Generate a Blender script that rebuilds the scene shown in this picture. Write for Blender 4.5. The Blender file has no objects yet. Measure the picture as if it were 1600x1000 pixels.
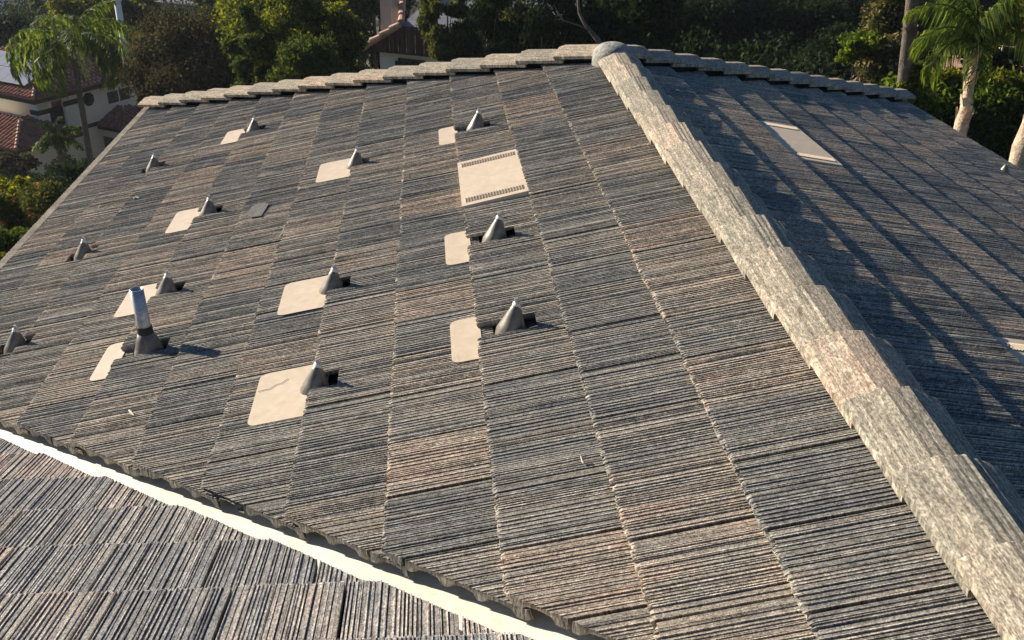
import bpy, bmesh, math, random
import numpy as np
from mathutils import Vector, Matrix
SC = bpy.context.scene
COL = SC.collection
R = math.radians
rnd = random.Random(7)

# ------------------------------------------------------------------ camera
CAM_P = np.array([-1.26295, -1.52138, 1.47704])
RT = np.array([0.99741911, -0.07053873, 0.01339433])
UP = np.array([0.0212883, 0.46870502, 0.88309819])
FW = np.array([0.06857062, 0.88053387, -0.468997])
FOC = 1.58313; PPX, PPY = 784.0, 549.4
cd = bpy.data.cameras.new('camera'); cam = bpy.data.objects.new('camera', cd); COL.objects.link(cam)
m = Matrix(((RT[0], UP[0], -FW[0], CAM_P[0]), (RT[1], UP[1], -FW[1], CAM_P[1]), (RT[2], UP[2], -FW[2], CAM_P[2]), (0, 0, 0, 1)))
cam.matrix_world = m
cd.sensor_width = 36; cd.lens = 36 * FOC * 1000 / 1600
cd.shift_x = (800 - PPX) / 1600; cd.shift_y = (PPY - 500) / 1600
cd.clip_start = 0.05; cd.clip_end = 2000
SC.camera = cam
SC.render.resolution_x = 1024; SC.render.resolution_y = 640

# ------------------------------------------------------------------ light
SUN_EL, SUN_AZ = R(22), R(143.5)            # azimuth of the sun, counter-clockwise from +X
w = bpy.data.worlds.new('World'); SC.world = w; w.use_nodes = True
nt = w.node_tree; nt.nodes.clear()
sky = nt.nodes.new('ShaderNodeTexSky'); sky.sky_type = 'NISHITA'; sky.sun_disc = False
sky.sun_elevation = SUN_EL; sky.sun_rotation = math.pi / 2 - SUN_AZ
sky.air_density = 1.0; sky.dust_density = 0.3; sky.ozone_density = 6.0
bg = nt.nodes.new('ShaderNodeBackground'); bg.inputs[1].default_value = 0.05
wo = nt.nodes.new('ShaderNodeOutputWorld')
nt.links.new(sky.outputs[0], bg.inputs[0]); nt.links.new(bg.outputs[0], wo.inputs[0])
sd = bpy.data.lights.new('sun', 'SUN'); sd.energy = 5.0; sd.angle = R(0.5); sd.color = (1.0, 0.9, 0.76)
sun = bpy.data.objects.new('sun', sd); COL.objects.link(sun)
tosun = Vector((math.cos(SUN_AZ) * math.cos(SUN_EL), math.sin(SUN_AZ) * math.cos(SUN_EL), math.sin(SUN_EL)))
sun.rotation_euler = tosun.to_track_quat('Z', 'Y').to_euler()
sun.location = (-20, 20, 20)
SC.view_settings.view_transform = 'Standard'; SC.view_settings.look = 'None'
SC.view_settings.exposure = 0.88; SC.view_settings.gamma = 1.0; SC.view_settings.use_curve_mapping = False

# ------------------------------------------------------------------ view helpers (photo pixel + distance -> place)
def ray(x, y):
    return ((x - PPX) / (FOC * 1000)) * RT + (-(y - PPY) / (FOC * 1000)) * UP + FW
def at(x, y, Y):                 # point seen at (x, y) whose world y is Y
    d = ray(x, y); return CAM_P + d * (Y - CAM_P[1]) / d[1]
def on_plane(x, y, n, p):
    d = ray(x, y); n = np.array(n, float); return CAM_P + d * (n @ (np.array(p) - CAM_P)) / (n @ d)
def to_pix(P):
    d = np.asarray(P, float) - CAM_P; z = d @ FW
    return PPX + FOC * 1000 * (d @ RT) / z, PPY - FOC * 1000 * (d @ UP) / z, z

# ------------------------------------------------------------------ object helpers
def link(name, me, mat=None, parent=None):
    o = bpy.data.objects.new(name, me); COL.objects.link(o)
    if mat is not None and me is not None and len(me.materials) == 0: me.materials.append(mat)
    if parent is not None: o.parent = parent
    return o
def tag(o, label=None, cat=None, group=None, kind=None):
    if label: o['label'] = label
    if cat: o['category'] = cat
    if group: o['group'] = group
    if kind: o['kind'] = kind
    return o
def empty(name, loc, label, cat, group=None):
    o = bpy.data.objects.new(name, None); COL.objects.link(o); o.location = loc; o.empty_display_size = .1
    return tag(o, label, cat, group)
def mesh(name, vs, fs, smooth=False):
    me = bpy.data.meshes.new(name); me.from_pydata([tuple(map(float, v)) for v in vs], [], fs); me.update()
    if smooth: me.polygons.foreach_set('use_smooth', [True] * len(me.polygons))
    return me
def child(name, vs, fs, mat, parent, smooth=False, world=True):
    """mesh part given in world coordinates under a thing (whose transform is a pure translation)"""
    off = np.array(parent.location) if world and parent is not None else np.zeros(3)
    p = parent
    if world and p is not None:
        q = p.parent
        while q is not None: off = off + np.array(q.location); q = q.parent
    vs = [np.asarray(v, float) - off for v in vs]
    return link(name, mesh(name, vs, fs, smooth), mat, parent)
class MB:
    def __init__(s): s.v = []; s.f = []
    def add(s, vs, fs):
        b = len(s.v); s.v += [np.asarray(v, float) for v in vs]; s.f += [tuple(i + b for i in f) for f in fs]; return s
    def box(s, o, ax, ay, az):
        o, ax, ay, az = [np.asarray(q, float) for q in (o, ax, ay, az)]
        vs = [o, o + ax, o + ax + ay, o + ay, o + az, o + ax + az, o + ax + ay + az, o + ay + az]
        fs = [(0, 3, 2, 1), (4, 5, 6, 7), (0, 1, 5, 4), (1, 2, 6, 5), (2, 3, 7, 6), (3, 0, 4, 7)]
        if np.dot(np.cross(ax, ay), az) < 0: fs = [f[::-1] for f in fs]
        return s.add(vs, fs)
    def tube(s, pts, rs, n=10, cap=True):
        pts = [np.asarray(p, float) for p in pts]; b = len(s.v); k = len(pts)
        for i, p in enumerate(pts):
            t = pts[min(i + 1, k - 1)] - pts[max(i - 1, 0)]; t = t / (np.linalg.norm(t) + 1e-9)
            a = np.cross(t, [0, 0, 1.]); a = np.cross(t, [1., 0, 0]) if np.linalg.norm(a) < .05 else a
            a /= np.linalg.norm(a); c = np.cross(t, a)
            for j in range(n):
                g = 2 * math.pi * j / n; s.v.append(p + rs[i] * (math.cos(g) * a + math.sin(g) * c))
        for i in range(k - 1):
            for j in range(n):
                j2 = (j + 1) % n; s.f.append((b + i * n + j2, b + i * n + j, b + (i + 1) * n + j, b + (i + 1) * n + j2))
        if cap: s.f.append(tuple(b + (k - 1) * n + j for j in range(n))[::-1]); s.f.append(tuple(b + j for j in range(n)))
        return s
    def slab(s, poly, off):       # closed prism from a polygon and an offset vector
        k = len(poly); off = np.asarray(off, float)
        vs = [np.asarray(p, float) for p in poly] + [np.asarray(p, float) + off for p in poly]
        fs = [tuple(range(k))[::-1], tuple(range(k, 2 * k))] + [(i, (i + 1) % k, k + (i + 1) % k, k + i) for i in range(k)]
        return s.add(vs, fs)
    def out(s, name, mat, parent, smooth=False, world=True):
        return child(name, s.v, s.f, mat, parent, smooth, world)

# ------------------------------------------------------------------ materials
def newmat(name):
    m = bpy.data.materials.new(name); m.use_nodes = True; nt = m.node_tree; nt.nodes.clear()
    o = nt.nodes.new('ShaderNodeOutputMaterial'); b = nt.nodes.new('ShaderNodeBsdfPrincipled')
    nt.links.new(b.outputs[0], o.inputs[0]); b.inputs['Roughness'].default_value = .85
    b.inputs['Specular IOR Level'].default_value = .25
    return m, nt, b, o
def N(nt, t, **k):
    n = nt.nodes.new('ShaderNode' + t)
    for a, v in k.items(): setattr(n, a, v)
    return n
def mth(nt, op, a, b=None, c=None):
    n = N(nt, 'Math', operation=op)
    for i, v in enumerate((a, b, c)):
        if v is None: continue
        if isinstance(v, (int, float)): n.inputs[i].default_value = v
        else: nt.links.new(v, n.inputs[i])
    return n.outputs[0]
def ramp(nt, fac, stops, interp='LINEAR'):
    r = N(nt, 'ValToRGB'); r.color_ramp.interpolation = interp; e = r.color_ramp.elements
    while len(e) > 2: e.remove(e[-1])
    for i, (p, c) in enumerate(stops):
        q = e[i] if i < 2 else e.new(p)
        q.position = p; q.color = (c[0], c[1], c[2], 1) if isinstance(c, tuple) else (c, c, c, 1)
    nt.links.new(fac, r.inputs[0]); return r.outputs[0]
def noise(nt, vec, scale, detail=3, rough=.55, dist=0):
    n = N(nt, 'TexNoise'); n.inputs['Scale'].default_value = scale; n.inputs['Detail'].default_value = detail
    n.inputs['Roughness'].default_value = rough; n.inputs['Distortion'].default_value = dist
    if vec is not None: nt.links.new(vec, n.inputs['Vector'])
    return n.outputs[0]
def mixc(nt, mode, fac, a, b):
    n = N(nt, 'Mix', data_type='RGBA', blend_type=mode)
    for i, v in ((0, fac), (6, a), (7, b)):
        if isinstance(v, (int, float)): n.inputs[i].default_value = v
        elif isinstance(v, tuple): n.inputs[i].default_value = (*v, 1)
        else: nt.links.new(v, n.inputs[i])
    return n.outputs[2]
def bump(nt, b, h, strength, dist):
    n = N(nt, 'Bump'); n.inputs['Strength'].default_value = strength; n.inputs['Distance'].default_value = dist
    nt.links.new(h, n.inputs['Height']); nt.links.new(n.outputs[0], b.inputs['Normal'])

def tile_material(name, stops, grain=(230, 300), speck=(.22, 1.8), streak=(.75, 1.3), bstr=.8, bdist=.003, ribs=0):
    m, nt, b, o = newmat(name)
    uv = N(nt, 'UVMap'); uv.uv_map = 'UVMap'
    at_ = N(nt, 'Attribute'); at_.attribute_name = 'tone'
    oi = N(nt, 'ObjectInfo')
    tone = mth(nt, 'FRACT', mth(nt, 'ADD', at_.outputs['Fac'], oi.outputs['Random']))
    cr = N(nt, 'Attribute'); cr.attribute_name = 'crest'
    sep = N(nt, 'SeparateXYZ'); nt.links.new(uv.outputs[0], sep.inputs[0])
    def vec(a, c, z):
        cb = N(nt, 'CombineXYZ'); nt.links.new(mth(nt, 'MULTIPLY', sep.outputs[0], a), cb.inputs[0])
        nt.links.new(mth(nt, 'MULTIPLY', sep.outputs[1], c), cb.inputs[1]); nt.links.new(mth(nt, 'MULTIPLY', tone, z), cb.inputs[2]); return cb.outputs[0]
    band = noise(nt, vec(3, 16, 91), 1, 3, .6)               # wide colour bands along the ribs
    strk = noise(nt, vec(9, 150, 57), 1, 2, .6)              # fine streaks
    spk = noise(nt, vec(grain[0], grain[1], 33), 1, 3, .75)            # aggregate grains
    spc = noise(nt, vec(70, 130, 47), 1, 2, .7)              # coarser grains
    pat = noise(nt, vec(22, 30, 17), 1, 4, .65)              # blotches of wear
    fac = mth(nt, 'ADD', mth(nt, 'MULTIPLY', mth(nt, 'SUBTRACT', band, .5), 1.7), mth(nt, 'MULTIPLY_ADD', tone, .8, .04))
    col = ramp(nt, fac, stops)
    g1 = ramp(nt, spk, [(.3, speck[0]), (.5, 1.0 * (speck[0] + speck[1]) / 2), (.72, speck[1])])
    g2 = ramp(nt, strk, [(.32, streak[0]), (.68, streak[1])])
    g3 = ramp(nt, pat, [(.3, .8), (.7, 1.2)]); g4 = ramp(nt, spc, [(.34, .62), (.66, 1.38)]); col = mixc(nt, 'MULTIPLY', 1, col, g4)
    col = mixc(nt, 'MULTIPLY', 1, col, g1); col = mixc(nt, 'MULTIPLY', 1, col, g2); col = mixc(nt, 'MULTIPLY', 1, col, g3)
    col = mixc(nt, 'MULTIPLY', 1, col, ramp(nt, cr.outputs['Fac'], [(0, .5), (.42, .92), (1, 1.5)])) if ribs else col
    lich = ramp(nt, noise(nt, vec(60, 75, 71), 1, 2, .6), [(.66, 0.), (.74, 1.)])
    lich = mth(nt, 'MULTIPLY', lich, .35)
    col = mixc(nt, 'MIX', lich, col, (.42, .40, .30))
    nt.links.new(col, b.inputs['Base Color'])
    h = mth(nt, 'ADD', spk, mth(nt, 'MULTIPLY', strk, .7))
    bump(nt, b, h, bstr, bdist); b.inputs['Roughness'].default_value = .95; b.inputs['Specular IOR Level'].default_value = .12
    return m
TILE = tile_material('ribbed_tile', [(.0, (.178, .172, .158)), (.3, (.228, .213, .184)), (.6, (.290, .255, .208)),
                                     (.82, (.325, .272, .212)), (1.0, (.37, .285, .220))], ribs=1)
TILEW = tile_material('ribbed_tile_wing', [(.0, (.25, .243, .232)), (.3, (.31, .292, .265)), (.6, (.375, .33, .285)), (1.0, (.45, .36, .305))], ribs=1)
CAPM = tile_material('ridge_cap_tile', [(0, (.28, .255, .20)), (.3, (.345, .30, .23)), (.6, (.39, .325, .245)), (1.0, (.45, .34, .25))], (90, 380), (.35, 1.65), (.7, 1.28), .5, .002)

def plain(name, col, rough=.8, var=.12, scale=6, spec=.3, metal=0, bstr=0, bd=.01, scale2=None):
    m, nt, b, o = newmat(name)
    tc = N(nt, 'TexCoord')
    n1 = noise(nt, tc.outputs['Object'], scale, 4, .6)
    g = ramp(nt, n1, [(.3, 1 - var), (.7, 1 + var)])
    c = mixc(nt, 'MULTIPLY', 1, col, g)
    if scale2:
        g = ramp(nt, noise(nt, tc.outputs['Object'], scale2, 3, .6), [(.3, 1 - var), (.7, 1 + var)]); c = mixc(nt, 'MULTIPLY', 1, c, g)
    nt.links.new(c, b.inputs['Base Color'])
    b.inputs['Roughness'].default_value = rough; b.inputs['Specular IOR Level'].default_value = spec; b.inputs['Metallic'].default_value = metal
    if bstr: bump(nt, b, noise(nt, tc.outputs['Object'], scale2 or scale * 4, 4, .6), bstr, bd)
    return m
BEIGE = plain('beige_painted_metal', (.57, .46, .335), .5, .07, 9, .4, 0, .08, .004, 30)
GREYM = plain('weathered_grey_metal', (.18, .16, .13), .42, .25, 14, .5, .2, .2, .003, 60)
GALV = plain('galvanised_pipe', (.42, .44, .45), .42, .28, 20, .5, .6, .15, .002, 90)
RUB = plain('dark_rubber', (.03, .03, .03), .6, .3, 40)
SEAL = plain('white_sealant', (.70, .68, .62), .6, .12, 60, .3, 0, .4, .003, 200)
CREAM = plain('cream_valley_metal', (.68, .65, .54), .5, .09, 2.5, .3, 0, .15, .004, 34)
DARK = plain('dark_underlay', (.03, .03, .032), .9, .3, 20)
MORT = plain('grey_mortar', (.33, .32, .28), .9, .3, 25, .1, 0, .7, .01, 60)
STUC = plain('own_stucco', (.55, .50, .42), .9, .06, 3, .1, 0, .3, .01, 60)

# ================================================================== THE HOUSE UNDER THE CAMERA
TH = 0.2795; ct, st, tt = math.cos(TH), math.sin(TH), math.tan(TH)
THC = TH + 0.01871; cc_, sc_, tc_ = math.cos(THC), math.sin(THC), math.tan(THC)
HM = 0.78444                                   # plan slope of the hips
YA, YV = 5.65379, -0.61456
LA, LB = 4.02, 3.56
EXP, TW, TL = 0.343, 0.306, 0.40
S0 = 0.44584
GZ = -6.6                                      # ground at the house
house = empty('house', (0, 0, 0), 'house with the grey ribbed concrete tile roof that fills the foreground', 'house')

def frame_A(s, y): return np.array([-s * ct, y, -s * st]), np.array([ct, 0, st]), np.array([0, 1., 0]), np.array([-st, 0, ct])
def frame_B(s, y): return np.array([s * ct, y, -s * st]), np.array([-ct, 0, st]), np.array([0, -1., 0]), np.array([st, 0, ct])
def frame_C(y, x): return np.array([x, y, -(y - YV) * tc_]), np.array([0, -cc_, sc_]), np.array([1., 0, 0]), np.array([0, sc_, cc_])

# cone flashings and vents: (slope distance, y)
CONES = [(1.000, 4.861), (1.000, 2.966), (0.998, 2.014), (1.804, 4.788), (1.809, 2.897), (1.802, 1.965),
         (2.759, 6.539), (2.773, 4.670), (2.775, 3.478), (2.700, 2.790), (3.538, 6.278), (3.579, 4.551), (3.568, 3.310)]
BOXV = (0.789, 1.143, 3.395, 4.15)             # box vent on the left slope: s0 s1 y0 y1
BOXB = (0.93, 1.235, 4.13, 4.98)
BOXC = (0.93, 1.235, 1.2, 1.84)

def rib_profile(rg, gap=.006):
    """top profile of one tile: list of (v, height) across its width"""
    pts = []; v = 0.004; end = TW - gap
    pts.append((v, -0.004)); 
    while v < end - .016:
        wr = rg.choice([.003, .0035, .004, .005, .006]); land = rg.choice([.003, .004, .006, .008, .011, .014])
        h = rg.uniform(.0002, .0022); lo = rg.uniform(-.0028, -.0012); gr = rg.random() < .6; dp = rg.uniform(.0030, .0050)
        if v + wr + land + .004 > end - .003: break
        pts += [(v + .0006, h), (v + wr - .0006, h - rg.uniform(0, .0006))]
        v += wr
        if gr: pts += [(v + .0004, -dp), (v + .0022, -dp)]; v += .0028
        pts += [(v + .0004, lo), (v + land - .0004, lo + rg.uniform(-.0006, .0006))]
        v += land
        if gr and rg.random() < .4: pts += [(v, -dp * .9), (v + .0014, -dp * .9)]; v += .0018
    pts += [(v + .001, 0.0), (end, -.001)]
    return pts
def bottom_profile():
    z0, z1 = -.036, -.013
    return [(TW - .006, z0), (.284, z0), (.272, z1 - .004), (.240, z1), (.215, z1 - .004), (.204, z0), (.192, z0), (.180, z1 - .004), (.155, z1), (.128, z1 - .004), (.118, z0),
            (.106, z0), (.094, z1 - .004), (.066, z1), (.038, z1 - .004), (.026, z0), (.004, z0)]
def tile_mesh(seed):
    """returns arrays verts (d,v,w) , faces, uv per vertex ; closed solid"""
    rg = random.Random(seed); top = rib_profile(rg); bot = bottom_profile()
    rb = []; cur = 0
    for v, h in top:
        if h < -.002: cur = rg.random() < .42
        rb.append((h, cur))
    rows = [(.0, -.004), (.004, -.0012), (.012, 0.), (.2, 0.), (TL, 0.)]
    n = len(top); nb = len(bot); per = n + nb
    V, UV, CR = [], [], []
    for ri, (d, dw) in enumerate(rows):
        for i_, (v, h) in enumerate(top):
            jd = rg.uniform(-.005, .006) if ri < 2 else 0
            if ri < 2 and rg.random() < .2: jd += rg.uniform(.006, .017)
            jw = rg.uniform(-.003, .0) if ri == 0 else (rg.uniform(-.0012, 0) if ri == 1 else 0)
            if 1 < ri < 4: jw += rg.uniform(-.0005, .0005)
            V.append((d + jd, v, h + dw + jw - .0817 * d)); UV.append((d, v)); CR.append(.95 if ri < 2 else (1.0 if h > 0 else (.42 if h > -.0034 else 0.)))  # front butt rows get a brighter colour, painting their sunlit edge
        for (v, h) in bot:
            hh = h if ri > 0 else h + .002
            V.append((d + (0 if ri else .002), v, hh - .0817 * d)); UV.append((d, v)); CR.append(.5)
    F = []
    for r in range(len(rows) - 1):
        for i in range(per):
            j = (i + 1) % per
            F.append((r * per + i, r * per + j, (r + 1) * per + j, (r + 1) * per + i))
    F.append(tuple(range(per))[::-1]); F.append(tuple((len(rows) - 1) * per + i for i in range(per)))
    return V, F, UV, CR
PROTO = []
for k in range(14):
    V, F, UV, CR = tile_mesh(100 + k)
    bm = bmesh.new(); cl = bm.verts.layers.float.new('crest'); vs = [bm.verts.new(v) for v in V]
    for q, c_ in zip(vs, CR): q[cl] = c_
    lay = bm.loops.layers.uv.new('UVMap')
    for f in F:
        fa = bm.faces.new([vs[i] for i in f])
        for i, lp in zip(f, fa.loops): lp[lay].uv = UV[i]
    bmesh.ops.recalc_face_normals(bm, faces=bm.faces)
    me = bpy.data.meshes.new('roof_tile'); bm.to_mesh(me); bm.free(); me.materials.append(TILE)
    PROTO.append(me)

PROTOW = []
for me in PROTO:
    m2 = me.copy(); m2.materials[0] = TILEW; PROTOW.append(m2)
def cut(bm, co, no):
    """keep the side no points away from; close the cut"""
    g = bm.verts[:] + bm.edges[:] + bm.faces[:]
    r = bmesh.ops.bisect_plane(bm, geom=g, dist=1e-6, plane_co=co, plane_no=no, clear_outer=True, clear_inner=False)
    ed = [e for e in r['geom_cut'] if isinstance(e, bmesh.types.BMEdge)]
    if ed:
        nf = bmesh.ops.holes_fill(bm, edges=ed, sides=0)['faces']
        lay = bm.loops.layers.uv['UVMap']
        for f in nf:
            for lp in f.loops: lp[lay].uv = (lp.vert.co.x, lp.vert.co.y)

class Tile: pass
TILES = []
def add_tile(slope, fr, planes, notch=None, jit=True):
    """fr = frame, planes = [(point, outward normal)] world clip planes, notch=(d0,d1,v0,v1) cut-out"""
    o, u, v, n = fr
    t = Tile(); t.slope = slope; t.variant = rnd.randrange(len(PROTO))
    a = R(rnd.uniform(-.25, .25)) if jit else 0
    lift = rnd.uniform(-.001, .0025); sl = rnd.uniform(-.005, .005)
    t.M = Matrix(((u[0], v[0], n[0], o[0]), (u[1], v[1], n[1], o[1]), (u[2], v[2], n[2], o[2]), (0, 0, 0, 1))) @ Matrix.Translation((sl, 0, lift)) @ Matrix.Rotation(a, 4, 'Z') @ Matrix.Rotation(R(rnd.uniform(-.35, .35)), 4, 'X')
    box = [t.M @ Vector((d, q, z)) for d in (0, .35) for q in (0, TW) for z in (-.03, 0)]
    # inside tests
    cuts = []
    for co, no in planes:
        co, no = Vector(co), Vector(no)
        ds = [(p - co).dot(no) for p in [t.M @ Vector((d, q, z)) for d in (0, TL) for q in (0, TW) for z in (-.05, 0.005)]]
        if min(ds) > -.012: return
        if max(ds) > 0: cuts.append((co, no))
    t.mesh = None
    if slope == 'right' and (cuts or notch): t.M = t.M @ Matrix.Diagonal((1, 1, 1.6, 1))
    if cuts or notch:
        Mi = t.M.inverted(); bm = bmesh.new(); bm.from_mesh(PROTO[t.variant])
        for co, no in cuts:
            cut(bm, Mi @ co, (t.M.to_3x3().transposed() @ no).normalized())
            if not bm.verts: bm.free(); return
        if notch:
            d0, d1, v0, v1 = notch
            me0 = bpy.data.meshes.new('tmp'); bm.to_mesh(me0); bm.free(); bm = bmesh.new()
            pieces = [[((d0, 0, 0), (1, 0, 0))], [((d1, 0, 0), (-1, 0, 0))],
                      [((d0, 0, 0), (-1, 0, 0)), ((d1, 0, 0), (1, 0, 0)), ((0, v0, 0), (0, 1, 0))],
                      [((d0, 0, 0), (-1, 0, 0)), ((d1, 0, 0), (1, 0, 0)), ((0, v1, 0), (0, -1, 0))]]
            for pc in pieces:
                b2 = bmesh.new(); b2.from_mesh(me0)
                for co, no in pc:
                    if b2.verts: cut(b2, Vector(co), Vector(no))
                if b2.verts:
                    m2 = bpy.data.meshes.new('tmp'); b2.to_mesh(m2); bm.from_mesh(m2); bpy.data.meshes.remove(m2)
                b2.free()
            bpy.data.meshes.remove(me0)
        if not bm.faces: bm.free(); return
        me = bpy.data.meshes.new('roof_tile'); bm.to_mesh(me); bm.free()
        if len(me.materials) == 0: me.materials.append(TILE)
        t.mesh = me
    pp = [to_pix(p) for p in box]
    t.vis = any(-60 < a < 1660 and -60 < b < 1060 and z > .2 for a, b, z in pp)
    xs = [a for a, b, z in pp]; ys = [b for a, b, z in pp]; t.area = 0
    if t.vis:
        q = [to_pix(t.M @ Vector(c)) for c in ((0, 0, 0), (.34, 0, 0), (.34, TW, 0), (0, TW, 0))]
        t.area = abs(sum(q[i][0] * q[(i + 1) % 4][1] - q[(i + 1) % 4][0] * q[i][1] for i in range(4))) / 2
    if slope == 'right': t.M = t.M @ Matrix.Diagonal((1, 1, 1.6, 1)) if t.mesh is None else t.M
    t.cy = (t.M @ Vector((.15, .15, 0)))
    TILES.append(t)

def nrm(v): v = np.asarray(v, float); return v / np.linalg.norm(v)
valA = ((0.058, YV + .058, 0), nrm((-1, -tt / tc_ * 1.0, 0)) * 1.0)
# valley line: x = -(y-YV)*tc/tt  -> outward for A is towards the wing
nv = nrm((tt, tc_, 0))                          # (x*tt + (y-YV)*tc = 0)
VA = (np.array([0, YV, 0]) + nv * .075, -nv)
VC = (np.array([0, YV, 0]) - nv * .030, nv)
nhL = nrm((-HM, 1, 0) if False else (HM, 1, 0)) # left hip line: (y-YA) = -HM*x
HL = (np.array([0, YA, 0]) - nhL * .085, nhL)
nhR = nrm((-HM, 1, 0))
HR = (np.array([0, YA, 0]) - nhR * .085, nhR)

def notch_for(k, s_b, y0):
    """does a cone sit in this tile? s_b = butt slope distance; tile covers y0..y0+TW"""
    for (s, y) in CONES:
        if s_b - EXP < s <= s_b + .001 or (s > s_b and s - .11 < s_b):
            lo = s - .10; hi = s + .105
            if s_b - s < .16: hi = s_b + .02
            d0, d1 = s_b - hi, s_b - lo
            if s > s_b: d0, d1 = -.02, s_b - lo
            a, b = max(y - .062 - y0, -.01), min(y + .062 - y0, TW + .01)
            if d1 > .01 and b > .012 and a < TW - .012: return (d0, min(d1, TL + .01), a, b)
    return None
PH_A = 0.186
for k in range(0, 12):
    s_b = S0 + k * EXP
    if k == 11: s_b = LA / ct
    ph = PH_A + .092 * k + rnd.uniform(-.012, .012)
    for i in range(-8, 34):
        y0 = ph + i * TW
        if y0 < -2.6 or y0 > YA + LA + .5: continue
        if BOXV[0] - .02 < s_b - EXP / 2 < BOXV[1] and BOXV[2] - .12 < y0 + TW / 2 < BOXV[3] + .1 and k == 2: 
            if BOXV[2] < y0 + TW / 2 < BOXV[3]: continue
        add_tile('left', frame_A(s_b, y0), [VA, HL], notch_for(k, s_b, y0))
for k in range(0, 11):
    s_b = S0 + .11 + k * EXP
    if k > 9: break
    if k == 9: s_b = LB / ct
    ph = .05 + .092 * k + rnd.uniform(-.012, .012)
    for i in range(-8, 34):
        y0 = ph + i * TW
        if y0 < -2.2 or y0 > YA + LB + .5: continue
        add_tile('right', frame_B(s_b, y0 + TW), [HR])
C0 = 1.3299
for k in range(-6, 6):
    y_b = C0 - k * EXP * cc_
    if y_b < YV + .1: continue
    ph = .11 + .1 * k + rnd.uniform(-.02, .02)
    for i in range(-16, 3):
        x0 = ph + i * TW
        add_tile('wing', frame_C(y_b, x0), [VC])

# slopes (decks) : thin closed slabs under the tiles
def deck(pts, dz=-.115, th=-.05):
    return [np.array(p) + [0, 0, dz] for p in pts], th
zA = lambda x: -abs(x) * tt
mb = MB(); P, th = deck([(0, YV, 0), (0, YA, 0), (-LA + .05, YA + HM * (LA - .05), zA(LA - .05)), (-LA + .05, YV + (LA - .05) * tt / tc_, zA(LA - .05))])
slopeA = mb.slab(P, (0, 0, th)).out('roof_slope', DARK, house)
mb = MB(); P, th = deck([(0, -3.2, 0), (LB - .05, -3.2, zA(LB - .05)), (LB - .05, YA + HM * (LB - .05), zA(LB - .05)), (0, YA, 0)])
slopeB = mb.slab(P, (0, 0, th)).out('roof_slope', DARK, house)
mb = MB(); yb = YV + LA * tt / tc_
P, th = deck([(0, YV, 0), (-LA, yb, -(yb - YV) * tc_), (-6.5, yb, -(yb - YV) * tc_), (-6.5, YV, 0)])
slopeC = mb.slab(P, (0, 0, th)).out('roof_slope', DARK, house)
mb = MB(); P, th = deck([(0, YA, 0), (LB, YA + HM * LB, zA(LB)), (-LA, YA + HM * LA, zA(LA))], -.04)
mb.slab(P, (0, 0, th)).out('roof_slope', TILE, house)
mb = MB(); P, th = deck([(0, YV, 0), (-6.5, YV, 0), (-6.5, -3.2, -(-YV + 3.2) * tc_ + 0), (0, -3.2, 0)], -.08)
mb.slab([(0, YV - .02, -.09), (-6.5, YV - .02, -.09), (-6.5, -3.6, -1.0), (0, -3.6, -1.0)], (0, 0, -.05)).out('roof_slope', DARK, house)
SL = {'left': slopeA, 'right': slopeB, 'wing': slopeC}

TILES.sort(key=lambda t: -t.area)
LIM = 296
for t in TILES[:LIM]:
    me_ = t.mesh or (PROTOW if t.slope == 'wing' else PROTO)[t.variant]
    if t.slope == 'wing' and t.mesh: me_.materials[0] = TILEW
    o = link('roof_tile', me_, None, SL[t.slope]); o.matrix_world = t.M
    o.matrix_parent_inverse = Matrix.Identity(4)
    if t.mesh is None: pass
for key in SL:
    rest = [t for t in TILES[LIM:] if t.slope == key]
    if not rest: continue
    bm = bmesh.new(); tones = []
    big = bpy.data.meshes.new('roof_tiles')
    bm.verts.layers.float.new('tone'); bm.verts.layers.float.new('crest'); tl = bm.verts.layers.float['tone']
    for t in rest:
        n0 = len(bm.verts); src = (t.mesh or PROTO[t.variant]); bm.from_mesh(src); bm.verts.ensure_lookup_table()
        tv = rnd.random(); nv_ = bm.verts[n0:]
        for v in nv_: v.co = t.M @ v.co; v[tl] = tv
    bm.to_mesh(big); bm.free()
    if len(big.materials) == 0: big.materials.append(TILE)
    if key == 'wing': big.materials[0] = TILEW
    tag(link('roof_tiles', big, None, SL[key]), kind='stuff')

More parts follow.
